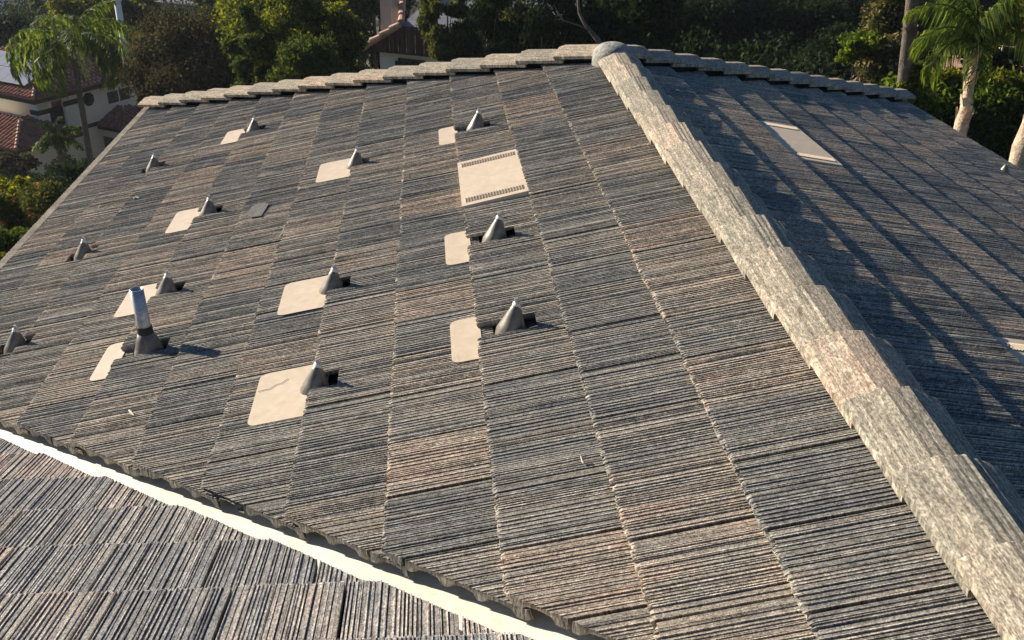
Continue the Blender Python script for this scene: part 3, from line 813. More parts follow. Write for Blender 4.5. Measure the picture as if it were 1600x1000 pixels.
def palm(base, top, r0, r1, label, nfr, L, arch, leafl, hang, bark, group=None, seed=1, bend=.25, nl=46, bulge=None, boots=0, elev=(-.15, 1.0), name='palm_tree', width=1., mat=None, yaw_list=None):
    base = np.array(base, float); top = np.array(top, float); rg = random.Random(seed)
    root = empty(name, tuple(base), label, 'palm tree', group); side = np.array([bend, 0, 0])
    n = 14; pts = []; rs = []
    for i in range(n):
        f = i / (n - 1); pts.append(base * (1 - f) + top * f + side * math.sin(f * math.pi)); rr = r0 + (r1 - r0) * f ** .6
        if bulge: rr *= 1 + bulge[1] * math.exp(-((f - bulge[0]) / bulge[2]) ** 2)
        rs.append(rr * (1 + .03 * (i % 2)))
    mb = MB(); mb.tube(pts, rs, 14); mb.out('trunk', bark, root, True)
    if boots:
        for i in range(boots):
            f = rg.uniform(.45, 1.0); g = i * 2.4; j = min(int(f * (n - 1)), n - 2); c = pts[j] + (pts[j + 1] - pts[j]) * (f * (n - 1) - j); rr = rs[j]
            u = np.array([math.cos(g), math.sin(g), 0]); v = np.array([-math.sin(g), math.cos(g), 0]); h = rg.uniform(.16, .3)
            mb = MB(); mb.add([c + u * rr * .9 - v * .075, c + u * rr * .9 + v * .075, c + u * (rr + .05) + v * .03 + [0, 0, h], c + u * (rr + .05) - v * .03 + [0, 0, h], c + u * rr * .6 + [0, 0, h * .4]], [(0, 1, 2, 3), (1, 0, 4), (2, 1, 4), (3, 2, 4), (0, 3, 4)])
            mb.out('leaf_boot', bark, root)
    prot = [frond_mesh(L * s_, arch * a_, nl, leafl, width, hang, seed * 10 + k) for k, (s_, a_) in enumerate(((1, 1), (.9, 1.2), (1.05, .85), (.8, .55)))]
    for i in range(nfr):
        el = rg.uniform(*elev); k = 3 if el > .75 else rg.randrange(3)
        o = link('frond', prot[k], mat or L_PALM, root)
        o.location = top - base + np.array([0, 0, rg.uniform(-.15, .1)])
        yaw = (i * 2.399 + rg.uniform(-.2, .2)) if yaw_list is None else yaw_list[i % len(yaw_list)] + rg.uniform(-.12, .12)
        o.rotation_euler = (rg.uniform(-.2, .2), -el * .9 + .35, yaw)
    return root

# ---------------------------------------------------------------- materials for the houses
def clay(name, c0, c1):
    m, nt, b, o = newmat(name); oi = N(nt, 'ObjectInfo'); g = N(nt, 'NewGeometry'); tc = N(nt, 'TexCoord')
    f = mth(nt, 'FRACT', mth(nt, 'ADD', g.outputs['Random Per Island'], oi.outputs['Random']))
    c = ramp(nt, f, [(0, c0), (1, c1)]); c = mixc(nt, 'MULTIPLY', 1, c, ramp(nt, noise(nt, tc.outputs['Object'], 3, 5, .6), [(.3, .7), (.7, 1.25)]))
    nt.links.new(c, b.inputs['Base Color']); return m
CLAY = clay('clay_tiles', (.26, .115, .075), (.42, .21, .14)); CLAYH = clay('clay_hip_tiles', (.42, .26, .18), (.55, .36, .26))
STUC_L = plain('cream_stucco', (.80, .75, .64), .9, .05, 1.5, .1); STUC_W = plain('white_stucco', (.85, .84, .80), .9, .05, 1.5, .1)
STUC_P = plain('pinkish_stucco', (.50, .40, .33), .9, .06, 1.5, .1); BELT = plain('dark_brown_trim', (.055, .042, .032), .7)
GLASS = plain('dark_window_glass', (.012, .016, .02), .06, .05, 1, .6); WFRAME = plain('white_window_frame', (.75, .74, .70), .5)
SOLAR = plain('solar_glass', (.30, .30, .34), .25, .04, .6, .6); SOLF = plain('solar_frame', (.6, .6, .6), .4, .05, 3, .5, .5)
WOOD = None
def wood_mat():
    m, nt, b, o = newmat('dark_red_siding'); oi = N(nt, 'ObjectInfo'); tc = N(nt, 'TexCoord')
    c = ramp(nt, oi.outputs['Random'], [(0, (.060, .030, .022)), (1, (.115, .060, .045))])
    mp = N(nt, 'Mapping'); mp.inputs['Scale'].default_value = (12, 12, 1); nt.links.new(tc.outputs['Object'], mp.inputs[0])
    c = mixc(nt, 'MULTIPLY', 1, c, ramp(nt, noise(nt, mp.outputs[0], 2, 4, .6), [(.3, .7), (.7, 1.3)])); nt.links.new(c, b.inputs['Base Color']); return m
WOOD = wood_mat()
ROOFG = plain('grey_roof_shingle', (.26, .26, .27), .9, .2, 2, .1, 0, .4, .02, 12); GREENW = plain('grey_green_siding', (.14, .20, .18), .85)

def barrel_roof(name, corner, eu, ed, width_bot, width_top0, width_top1, depth, parent, mat, pitch_w=.30, course=.36, r=.085, limit=None, hipmat=None):
    """a roof face of barrel tile rows.  corner = eave corner, eu = along the eave, ed = up the slope (unit vectors);
       the left edge climbs from 0 to width_top0, the right edge from width_bot to width_top1.  One mesh of ribs as stuff + a deck part"""
    corner = np.array(corner, float); eu = np.array(eu, float); ed = np.array(ed, float); n = np.cross(eu, ed); n /= np.linalg.norm(n); n = n if n[2] > 0 else -n
    mb = MB(); mb.slab([corner, corner + eu * width_bot, corner + eu * width_top1 + ed * depth, corner + eu * width_top0 + ed * depth], -n * .12); dk = mb.out(name, mat, parent)
    mb = MB(); k = 0; x = pitch_w * .5
    while x < max(width_bot, width_top1):
        lo = 0 if 0 <= x <= width_bot else None
        # extent along the slope at this x
        def inside(f): return width_top0 * f <= x <= width_bot + (width_top1 - width_bot) * f
        fs = [f for f in np.linspace(0, 1, 60) if inside(f)]
        if fs:
            f0, f1 = fs[0] * depth, fs[-1] * depth; s_ = f0
            while s_ < f1 - .05:
                e = min(s_ + course, f1); A = []
                for (sv, lift, rr) in ((s_, .035, r), (e, .0, r * .82)):
                    for j in range(6):
                        g = math.pi * j / 5; A.append(corner + eu * (x - rr * math.cos(g)) + ed * sv + n * (rr * math.sin(g) * .9 + lift))
                mb.add(A, [(j, j + 1, 7 + j, 6 + j) for j in range(5)] + [(5, 4, 3, 2, 1, 0)]); s_ += course
        x += pitch_w
    o = mb.out('barrel_tiles', mat, parent); tag(o, kind='stuff'); return dk
def hip_row(a, b, parent, mat, r=.11, step=.38, name='hip_tile'):
    a = np.array(a, float); b = np.array(b, float); L = np.linalg.norm(b - a); u = (b - a) / L; n = int(L / step)
    for i in range(n):
        mb = MB(); p = a + u * i * step; mb.tube([p + [0, 0, .05], p + u * step * 1.05 + [0, 0, .01]], [r, r * .8], 8); mb.out(name, mat, parent)
def window(o, u, v, w_, h_, parent, n, mull=1, name='window', fr=.07, fmat=None):
    """o = lower corner on the wall, u along, v up, n = outward normal"""
    o, u, v, n = [np.array(q, float) for q in (o, u, v, n)]
    mb = MB()
    for (a, b, c_, d) in ((0, 0, w_, fr), (0, h_ - fr, w_, fr), (0, fr, fr, h_ - 2 * fr), (w_ - fr, fr, fr, h_ - 2 * fr)) + tuple((w_ * k / (mull + 1) - fr / 2, fr, fr, h_ - 2 * fr) for k in range(1, mull + 1)):
        mb.box(o + u * a + v * b, u * c_, v * d, n * .05)
    f = mb.out(name, fmat or WFRAME, parent)
    mb = MB(); mb.box(o + u * fr * .5 + v * fr * .5 + n * .006, u * (w_ - fr), v * (h_ - fr), n * .012); mb.out('pane', GLASS, f)
    return f

# ---------------------------------------------------------------- the clay-roofed house on the left
K_ = 1.45; P0 = CAM_P + K_ * (np.array([-16.441, 38.838, -8.523]) - CAM_P)
a_ = R(56.9); ea = np.array([math.cos(a_), math.sin(a_), 0]); eb = np.array([-math.sin(a_), math.cos(a_), 0]); zz = np.array([0, 0, 1.])
H1 = empty('house', (P0[0], P0[1], gz(P0[0], P0[1])), 'cream stucco two-storey house with red clay roof and solar panels at the far left', 'house')
OV = .55; WA, WB = 13.5, 11.0; PT = .36
eA = nrm(np.array([*(eb[:2]), PT * 1.0])); eB = nrm(np.array([*(ea[:2]), PT * 1.0]))
run = WB / 2; dep = math.hypot(run, run * PT)
barrel_roof('roof', P0, ea, eA, WA, run, WA - run, dep, H1, CLAY)                         # face to the right
barrel_roof('roof', P0, eb, eB, WB, run, run, dep, H1, CLAY)                              # face to the left
Q = P0 + ea * run + eb * run + zz * run * PT; Q2 = P0 + ea * (WA - run) + eb * run + zz * run * PT
mb = MB(); mb.slab([P0 + eb * WB, P0 + ea * WA + eb * WB, Q2, Q], (0, 0, -.12)); mb.out('roof', CLAY, H1)
mb = MB(); mb.slab([P0 + ea * WA, P0 + ea * WA + eb * WB, Q2], (0, 0, -.12)); mb.out('roof', CLAY, H1)
hip_row(P0 + zz * .05, Q + zz * .05, H1, CLAYH); hip_row(Q, Q2, H1, CLAYH, name='ridge_tile'); hip_row(P0 + ea * WA, Q2, H1, CLAYH)
mb = MB()
mb.box(P0 - zz * .32, ea * WA, eb * .05, zz * .22); mb.box(P0 - zz * .32 + eb * .05, ea * .05, eb * (WB - .05), zz * .22); mb.out('fascia', BELT, H1)
W0 = P0 + (ea + eb) * OV - zz * .2; g0 = gz(W0[0], W0[1]) - 2; WH = W0[2] - g0; wa, wb = WA - 2 * OV, WB - 2 * OV
T = .22
def wall_box(u0, u1, z0, z1, face='a', name='wall', mat=STUC_L, th=T):   # piece of wall: u along, z measured down from the eave
    if face == 'a': o = W0 + ea * u0 - zz * z1; mb = MB(); mb.box(o, ea * (u1 - u0), eb * th, zz * (z1 - z0))
    else: o = W0 + eb * u0 - zz * z1; mb = MB(); mb.box(o, eb * (u1 - u0), ea * th, zz * (z1 - z0))
    return mb
def onA(px, py):
    P = on_plane(px, py, eb, W0); d = P - W0; return d @ ea, -d[2]
def onB(px, py):
    P = on_plane(px, py, ea, W0); d = P - W0; return d @ eb, -d[2]
# right wall with a recessed balcony opening
b0, b1 = onA(74, 158)[0], onA(106, 190)[0]; bt, bb = onA(90, 157)[1], onA(90, 205)[1]; bt = max(bt, .25)
mb = MB()
for args in ((0, b0, 0, WH), (b1, wa, 0, WH), (b0, b1, 0, bt), (b0, b1, bb, WH)):
    m_ = wall_box(*args); mb.add(m_.v, m_.f)
mb.out('wall', STUC_L, H1)
c0, c1 = onB(47, 170)[0], wb; ctp, cbt = .35, onB(30, 182)[1]
mb = MB()
for args in ((T, c0, 0, WH), (c0, c1, 0, ctp), (c0, c1, cbt, WH)):
    m_ = wall_box(*args, face='b'); mb.add(m_.v, m_.f)
mb.out('wall', STUC_W, H1)
mb = MB(); mb.box(W0 + ea * 2.4 + eb * 1.9 - zz * (bb + .2), ea * (wa - 2.5), eb * (wb - 2), zz * (bb + .1)); mb.out('inner_wall', STUC_L, H1)
mb = MB(); mb.box(W0 + ea * .25 + eb * .25 - zz * (bb + .25), ea * (wa - .4), eb * (wb - .4), zz * .15); mb.out('balcony_floor', STUC_L, H1)
# trims
u0, z0_ = onA(46, 172); 
mb = MB(); zt = onA(62, 174)[1]; mb.box(W0 - ea * .06 - eb * .06 - zz * (zt + .22), ea * (b0 + .1), eb * .06, zz * .26); mb.box(W0 - ea * .06 - zz * (zt + .22), ea * .06, eb * (c0), zz * .26); mb.out('belt_trim', BELT, H1)
ub, zb = onA(98, 160); mb = MB(); mb.box(W0 + ea * ub - eb * .07 - zz * (zb + .25), ea * 1.3, eb * .07, zz * .28); mb.out('belt_trim', BELT, H1)
zs = onA(150, 193)[1]; mb = MB(); mb.box(W0 + ea * b1 * .9 - eb * .06 - zz * (zs + .12), ea * (wa * .98 - b1 * .9), eb * .06, zz * .22); mb.out('belt_trim', BELT, H1)
# window and octagon
A0 = onA(168, 165); A1 = onA(205, 156); At_ = onA(165, 143)
window(W0 + ea * A0[0] - zz * A0[1], ea, zz, A1[0] - A0[0], A0[1] - At_[1], H1, -eb)
oc = onA(138, 155); r_ = abs(onA(146, 155)[0] - oc[0]); cen = W0 + ea * oc[0] - zz * oc[1]
oct_ = lambda r, off: [cen + (ea * math.cos(g) + zz * math.sin(g)) * r - eb * off for g in [math.pi / 8 + k * math.pi / 4 for k in range(8)]]
mb = MB(); o1, o2, o3 = oct_(r_ * 1.12, .05), oct_(r_ * .92, .05), oct_(r_ * 1.12, .0)
mb.add(o1 + o2 + o3, [(k, (k + 1) % 8, 8 + (k + 1) % 8, 8 + k) for k in range(8)] + [(16 + k, 16 + (k + 1) % 8, (k + 1) % 8, k) for k in range(8)]); oo = mb.out('octagonal_window', BELT, H1)
mb = MB(); mb.slab(oct_(r_ * .95, .004), -eb * .02); mb.out('pane', GLASS, oo)
# balcony furniture seen inside the openings
Pb = W0 + ea * (b0 + .5) + eb * .9 - zz * (bb - .0)
tb_ = empty('table', tuple(Pb), 'dark covered table on the balcony of the cream house', 'table')
mb = MB(); mb.box(Pb + zz * .82, ea * 1.5, eb * .8, zz * .07); mb.out('table_top', BELT, tb_)
mb = MB(); mb.box(Pb + ea * .08 + eb * .08, ea * 1.34, eb * .64, zz * .8); mb.out('cover', plain('dark_cover', (.02, .035, .045)), tb_)
Pc = W0 + eb * (c0 + .55) + ea * .7 - zz * (cbt - .02)
pot = empty('pumpkin', tuple(Pc), 'orange round pumpkin on the balcony ledge of the cream house', 'pumpkin')
mb = MB(); prof = [(0, .02), (.18, .0), (.27, .12), (.28, .24), (.2, .36), (.03, .38)]; V = []; F = []
for (r, h) in prof:
    for j in range(12): g = j * math.pi / 6; V.append(Pc + np.array([r * math.cos(g) * (1 + .06 * (j % 2)), r * math.sin(g) * (1 + .06 * (j % 2)), h]))
for k in range(5):
    for j in range(12): F.append((k * 12 + j, k * 12 + (j + 1) % 12, (k + 1) * 12 + (j + 1) % 12, (k + 1) * 12 + j))
child('body', V, F, plain('pumpkin_orange', (.62, .16, .04), .5), pot, True); mb = MB(); mb.tube([Pc + [0, 0, .37], Pc + [.02, 0, .45]], [.03, .02], 6); mb.out('stem', BARK, pot)
# solar panels on the left roof face
for r in range(2):
    for k in range(5):
        s_ = .75 + r * 1.42; u_ = 1.35 + k * 1.03 + r * .35
        n_ = nrm(np.cross(eb, eB)); n_ = n_ if n_[2] > 0 else -n_
        o_ = P0 + eb * u_ + eB * s_ + n_ * .20
        mb = MB(); mb.box(o_, eb * 1.0, eB * 1.34, n_ * .035); pn = mb.out('solar_panel', SOLF, H1)
        mb = MB(); mb.box(o_ + eb * .02 + eB * .02 + n_ * .035, eb * .96, eB * 1.30, n_ * .006); mb.out('cells', SOLAR, pn)
# lower hipped roof at the left corner (over the porch)
L0 = on_plane(25, 236, zz, P0 - zz * 2.15)
barrel_roof('roof', L0, ea, nrm(np.array([*(eb[:2]), .40])), 4.6, 2.3, 2.9, 2.6, H1, CLAY); barrel_roof('roof', L0, eb, nrm(np.array([*(ea[:2]), .40])), 8, 2.3, 5.7, 2.6, H1, CLAY)
hip_row(L0 + zz * .05, L0 + (ea + eb) * 2.3 * .97 + zz * (2.3 * .40), H1, CLAYH)
mb = MB(); mb.box(L0 - zz * .25, ea * 4.6, eb * .05, zz * .17); mb.box(L0 - zz * .25 + eb * .05, ea * .05, eb * 8, zz * .17); mb.out('fascia', BELT, H1)
mb = MB(); q = L0 + (ea + eb) * .4; mb.box([q[0], q[1], g0], ea * 3.8, eb * 7, zz * (L0[2] - .2 - g0)); mb.out('wall', STUC_L, H1)
mb = MB(); dd = on_plane(10, 262, ea, q); mb.box(q + eb * 1.1 - ea * .03 - zz * 3.0, eb * 3.4, ea * .05, zz * 2.2); mb.out('garage_door', BELT, H1)
# lower hipped roof under the window
M0 = on_plane(193, 203, zz, P0 - zz * 2.55)
barrel_roof('roof', M0 , nrm(M0 * 0 + ea), nrm(np.array([*(eb[:2]), .42])), 4.2, 1.9, 2.3, 2.0, H1, CLAY)
barrel_roof('roof', M0, eb, nrm(np.array([*(ea[:2]), .42])), 3.6, 1.9, 3.6, 2.0, H1, CLAY)
mb = MB(); mb.box(M0 - zz * .25, ea * 4.2, eb * .05, zz * .16); mb.box(M0 - zz * .25 + eb * .05, ea * .05, eb * 3.5, zz * .16); mb.out('fascia', BELT, H1)
hip_row(M0 + zz * .05, M0 + (ea + eb) * 1.8 + zz * 1.8 * .42, H1, CLAY)
mb = MB(); q = M0 + (ea + eb) * .35; mb.box([q[0], q[1], g0], ea * 3.5, eb * 4, zz * (M0[2] - .2 - g0)); mb.out('wall', STUC_L, H1)
gq = q + eb * .9 - ea * .04 - zz * 3.0; mb = MB(); mb.box(gq, eb * 2.2, ea * .06, zz * 2.2); mb.out('garage_door', plain('blue_grey_door', (.10, .11, .12)), H1)

# ---------------------------------------------------------------- the house with dark red board siding, centre
def house_mid():
    Y = 44.; P = at(593, 77, Y); Pr = at(760, 88, Y - 2.2); u = Pr - P; u[2] = 0; L = 10.; u = u / np.linalg.norm(u); n = np.array([u[1], -u[0], 0]); b = -n
    H = empty('house', (P[0], P[1], gz(P[0], P[1])), 'house with dark red board gable over a cream wall, chimney on its left', 'house')
    g = gz(P[0], P[1]) - 1
    mb = MB(); mb.box([P[0], P[1], g], u * L, b * 7, zz * (P[2] - g)); mb.out('wall', STUC_L, H)
    # siding face: trapezoid of vertical boards, 25 cm proud of the wall
    S = P - u * .55 + n * .35; hs = 1.15; bw = .205; k = 0; slope = 1.02
    while k * bw < L + .6:
        x0 = k * bw; z1 = min(hs, max(.02, (x0 + bw * .5) * slope * .62)); pr = .012 * (k % 2)
        mb = MB(); mb.box(S + u * (x0 + .008) + n * pr, u * (bw - .016), b * .04, zz * z1); mb.out('board', WOOD, H); k += 1
    mb = MB(); mb.box(S + b * .042, u * (L + .6), b * .3, zz * -.05); mb.out('soffit', BELT, H)
    # roof plane rising behind the boards
    e0 = S + u * (hs / (slope * .62)) + zz * hs; up = nrm(b + zz * .62)
    mb = MB(); mb.slab([e0 - zz * .0, S + u * (L + .6) + zz * hs, S + u * (L + .6) + zz * hs + up * 4.5, e0 + up * 4.5 + u * 1.6], (0, 0, -.1)); mb.out('roof', ROOFG, H)
    # clay barge tiles up the left rake
    a0 = S - u * .12 + zz * .02; a1 = e0 + zz * .05; N_ = 6
    a2 = at(629, -4, Y + 3.0)
    pts = [a0 + (a1 - a0) * f for f in np.linspace(0, 1, 5)] + [a1 + (a2 - a1) * f for f in (.25, .5, .75, 1)]
    for i in range(len(pts) - 1):
        mb = MB(); mb.tube([pts[i] + [0, 0, .06], pts[i + 1] + [0, 0, .02]], [.17, .13], 10); mb.out('rake_tile', CLAYH, H)
    # chimney
    cA = at(595, 37, Y + 1.2); cw = 17 / (FOC * 1000) * 44 * 1.13
    mb = MB(); mb.box(cA - zz * 3, u * cw, b * .8, zz * 5.2); ch = mb.out('chimney', STUC_P, H)
    mb = MB(); mb.box(cA - u * .06 - b * .06 + zz * 2.2, u * (cw + .12), b * .92, zz * .18); mb.out('chimney_cap', STUC_P, ch)
    w0 = on_plane(623, 104, n, P); w1 = on_plane(665, 104, n, P); wt = on_plane(640, 92, n, P)
    window(np.array([w0[0], w0[1], w0[2]]) , u, zz, np.linalg.norm(w1 - w0), wt[2] - w0[2], H, n, 1, fmat=BELT)
    v0 = on_plane(618, 100, n, P); mb = MB(); mb.box(v0 - zz * .05, u * .12, n * .05, zz * .2); mb.out('wall_vent', BELT, H)
house_mid()

# ---------------------------------------------------------------- houses glimpsed at the very top and right
def simple_house(px, py, Y, w_, d_, h_, yaw, label, wall, roofm, wins=0, pitch=.42, drop=0):
    c = at(px, py, Y); g = gz(c[0], c[1]); H = empty('house', (c[0], c[1], g), label, 'house')
    u = np.array([math.cos(yaw), math.sin(yaw), 0]); v = np.array([-math.sin(yaw), math.cos(yaw), 0]); z1 = c[2]
    o = np.array([c[0], c[1], 0]) - u * w_ / 2; lo = g - 2
    mb = MB(); A = [o + zz * lo, o + u * w_ + zz * lo, o + u * w_ + v * d_ + zz * lo, o + v * d_ + zz * lo]; k = z1 - lo
    r = d_ / 2 * pitch
    gp = [A[0] + zz * k, A[1] + zz * k, A[2] + zz * k, A[3] + zz * k, o + v * d_ / 2 + zz * (z1 + r), o + u * w_ + v * d_ / 2 + zz * (z1 + r)]
    mb.add(A + gp, [(0, 1, 5, 4), (1, 2, 6, 9, 5), (2, 3, 7, 6), (3, 0, 4, 8, 7), (0, 3, 2, 1)]); mb.out('wall', wall, H)
    for (s0, s1) in ((0, 1), (3, 2)):
        e0, e1 = gp[s0], gp[s1]; r0, r1 = gp[4], gp[5]; out = (e0 - r0); 
        mb = MB(); mb.slab([e0 + out * .12 - u * .4 + zz * .04, e1 + out * .12 + u * .4 + zz * .04, r1 + u * .4 + zz * .06, r0 - u * .4 + zz * .06], (0, 0, .12)); mb.out('roof', roofm, H)
    for i in range(wins):
        window(o + u * (w_ * (i + .5) / wins - .5) + zz * (z1 - 1.9), u, zz, 1.1, 1.1, H, -v)
    return H
simple_house(10, -14, 105, 8, 8, 5, R(25), 'pale house glimpsed behind the palm at the top left corner', STUC_W, ROOFG, 3)
simple_house(262, 2, 100, 7, 8, 5, R(-20), 'grey green gabled house at the top edge above the bronze tree', GREENW, ROOFG, 3)
simple_house(385, 8, 92, 6, 6, 4, R(15), 'small house with a pinkish roof between trees at the top edge', STUC_P, clay('pink_shingles', (.35, .26, .22), (.45, .34, .29)), 1)
simple_house(930, 40, 62, 6, 6, 4, R(50), 'house with faded red roof barely seen behind the dark trees', STUC_P, CLAY, 1)
simple_house(1235, 18, 66, 7, 6, 4, R(-10), 'pinkish wall glimpsed through the dark trees right of centre', STUC_P, ROOFG, 2)
# chimney pot house (185,5)-(195,28)
c = at(187, 26, 64); CH = empty('chimney', tuple(c - zz * 4), 'white round-capped chimney standing among the trees at the top left', 'chimney')
mb = MB(); mb.tube([c - zz * 4, c + zz * .9], [.22, .21], 12); mb.out('shaft', STUC_W, CH, True); mb = MB(); mb.tube([c + zz * .9, c + zz * 1.05], [.28, .28], 12); mb.out('collar', STUC_W, CH); mb = MB(); mb.tube([c + zz * 1.05, c + zz * 1.4], [.15, .12], 10); mb.out('cowl', STUC_P, CH)
# right: house with red clay roof behind the palm
c = at(1552, 66, 40); HR_ = empty('house', (c[0], c[1], gz(c[0], c[1])), 'red clay roofed house behind the palm at the top right corner', 'house')
yw = R(-28); u = np.array([math.cos(yw), math.sin(yw), 0]); v = np.array([-math.sin(yw), math.cos(yw), 0])
barrel_roof('roof', c, u, nrm(v + zz * .5), 9, .5, 7, 4.0, HR_, CLAY)
mb = MB(); mb.box(c + u * .4 + v * .4 - zz * 4.5, u * 8, v * 6, zz * 4.3); mb.out('wall', STUC_P, HR_)
# terrace wall and pink paving behind the hedge
c = at(1440, 134, 27); e = at(1610, 125, 29); dv = e - c; dv[2] = 0; nn = nrm(np.array([-dv[1], dv[0], 0]))
wl_ = empty('garden_wall', (c[0], c[1], gz(c[0], c[1])), 'low brown garden wall behind the hedge at the right', 'wall')
mb = MB(); mb.box([c[0], c[1], c[2] - 1.6], dv, nn * .25, zz * 1.6); mb.out('wall_body', plain('brown_block', (.16, .11, .085), .9, .3, 3), wl_)
mb = MB(); mb.box([c[0], c[1], c[2]] - nn * .04, dv, nn * .33, zz * .07); mb.out('coping', plain('brown_coping', (.30, .19, .14), .9, .2, 3), wl_)
pv = at(1570, 121, 30); mb = MB(); mb.slab([pv + u * -2, pv + u * 4, pv + u * 4 + v * 3, pv - u * 2 + v * 3], (0, 0, -.4)); o = link('path', mesh('path', mb.v, mb.f), plain('pink_paving', (.50, .27, .20), .9, .1, 2)); tag(o, kind='structure')

# ---------------------------------------------------------------- trees
tree(298, 120, 43, 3.2, 2.8, 'wide bronze brown leaved tree just beyond the left hip of the roof', L_BROWN, 46000, .085, blobs=60, name='bronze_tree', shell=.3)
tree(248, 158, 41, .8, 1.3, 'drooping bronze tree edge right of the far house window', L_BROWN, 10000, .08, blobs=20, name='bronze_tree')
tree(440, 70, 37, 2.0, 2.5, 'green tree with yellow lit top right of the bronze tree', L_GREEN, 26000, .08, mat2=L_YEL, blobs=34, name='green_tree', shell=.3)
tree(530, 75, 38, 1.25, 2.3, 'round bright green tree left of the red board house', L_GREEN, 20000, .075, mat2=L_YEL, blobs=30, name='green_tree', shell=.3)
tree(392, 105, 35, 1.0, 2.4, 'thin dark green tree between bronze and green trees', L_GREEN, 9000, .08, blobs=16, name='green_tree')
tree(487, 118, 33, 1.5, 1.3, 'low dark green bushy tree just above the hip tiles', L_GREEN, 14000, .07, blobs=20, name='green_tree')
tree(398, 14, 62, 2.6, 1.8, 'yellow green tree top in front of the pinkish roof', L_YEL, 8000, .15, blobs=22, name='green_tree')
tree(500, 2, 60, 4.2, 2.2, 'dark tree mass at the top edge behind the green trees', L_DARK, 9000, .2, blobs=26, name='dark_tree')
tree(585, 30, 58, 2.6, 3.0, 'dark tree directly behind the pinkish chimney', L_DARK, 7000, .2, blobs=20, name='dark_tree')
tree(318, 18, 70, 1.7, 1.4, 'small pale olive tree beside the grey green house', L_OLIVE, 5000, .15, blobs=14, name='olive_tree')
tree(352, 12, 66, 1.2, 2.2, 'narrow dark conifer between olive and yellow trees', L_DARK, 4000, .16, blobs=14, name='conifer')
tree(68, 8, 88, 1.8, 2.0, 'grey green tree at the top left before the pale house', L_GREY, 6000, .2, blobs=18, name='olive_tree')
tree(168, 12, 80, 2.6, 2.0, 'dark green tree left of the white chimney', L_DARK, 6000, .2, blobs=18, name='dark_tree')
tree(205, 22, 74, 2.2, 1.4, 'dull green tree right of the white chimney', L_OLIVE, 6000, .17, blobs=18, name='olive_tree')
tree(130, 25, 70, 2.6, 1.6, 'light green tree behind the left palm crown', L_GREEN, 7000, .15, blobs=20, mat2=L_YEL, name='green_tree')
tree(25, 48, 78, 3.0, 1.0, 'dark low tree behind the solar panels', L_DARK, 6000, .2, blobs=18, name='dark_tree')
# dark wood behind the apex and to the right
pep = [(700, 30, 33, 1.0, 1.7, L_OLIVE, 'olive weeping tree in front of the red board house'),
       (750, 50, 33, 1.3, 2.0, L_DARK, 'dark weeping tree right of the olive one'), (790, 30, 36, 1.7, 2.6, L_OLIVE, 'dull olive weeping tree above the hip tiles, left of the apex'),
       (850, 45, 34, 1.5, 2.0, L_DARK, 'dark tree close behind the roof left of the apex')]
for px, py, Y, rx, rz, mt, lb in pep:
    tree(px, py, Y, rx, rz, lb, mt, 16000, .07, droop=1.6, blobs=26, name='weeping_tree', shell=.2, group='weeping trees behind the hip')
dk = [(905, 30, 38, 2.2, 2.8, 'dark tree right behind the roof apex'), (985, 40, 33, 1.8, 2.3, 'dark tree just right of the apex with pale twigs'), (1050, 20, 47, 3.0, 3.4, 'second dark tree right of the apex'),
      (1110, 55, 46, 2.8, 3.0, 'dark low tree above the right hip tiles, nearer the apex'), (1175, 20, 50, 3.3, 3.8, 'tall dark tree in the middle of the right wood'), (1245, 65, 45, 2.8, 2.8, 'dark low tree in front of the pinkish wall'),
      (1310, 20, 50, 3.2, 3.8, 'dark tall tree near the right end of the wood'), (1335, 92, 40, 2.2, 1.8, 'dark bush-like tree left of the grey palm trunk')]
for px, py, Y, rx, rz, lb in dk: tree(px, py, Y, rx, rz, lb, L_DARK, 20000, .10, blobs=34, name='dark_tree', shell=.2, group='dark trees behind the right hip')
for px, py, Y, rx, rz, lb in [(770, -10, 56, 3.5, 3, 'dark tree behind the weeping trees'), (860, -10, 58, 5, 3.5, 'far dark tree left of the faded roof'), (1010, -20, 56, 5, 3.2, 'far dark tree right of the faded roof'), (1140, 0, 54, 4.5, 4, 'far dark tree in the middle of the wood'), (1290, 10, 60, 5, 4.5, 'far dark tree behind the pinkish wall'), (1420, 0, 58, 4.5, 4, 'far dark tree behind the right palms'), (1540, -5, 62, 5, 3.5, 'far dark tree over the red roof at the right')]:
    tree(px, py, Y, rx, rz, lb, L_DARK, 9000, .2, blobs=30, name='dark_tree', shell=.2)
# undergrowth that closes the wood below its crowns
def leaves_free(name, P, r, n, leaf, mat):
    tmp = bpy.data.objects.new('tmp', None); o = leaves(name, P, r, n, leaf, mat, tmp); o.parent = None; bpy.data.objects.remove(tmp); return tag(o, kind='stuff')
def under(x0, x1, ya, yb, Y0, Y1, nb, n, leaf, mat, r=.8):
    P = []
    for i in range(nb):
        f = NPR.rand(); P.append(at(NPR.uniform(x0, x1), yb + (ya - yb) * f + NPR.uniform(-8, 8), Y0 + (Y1 - Y0) * f))
    leaves_free('undergrowth', P, np.full(nb, r), n, leaf, mat)
under(790, 1400, 20, 140, 36, 50, 240, 40000, .13, L_DARK, 1.0)
under(230, 560, 90, 170, 48, 56, 90, 16000, .11, L_DARK, 1.0)
under(-20, 420, 22, 60, 75, 95, 90, 20000, .16, L_DARK, 1.6)
under(-20, 1620, -60, -8, 120, 150, 200, 40000, .3, L_DARK, 3.2)
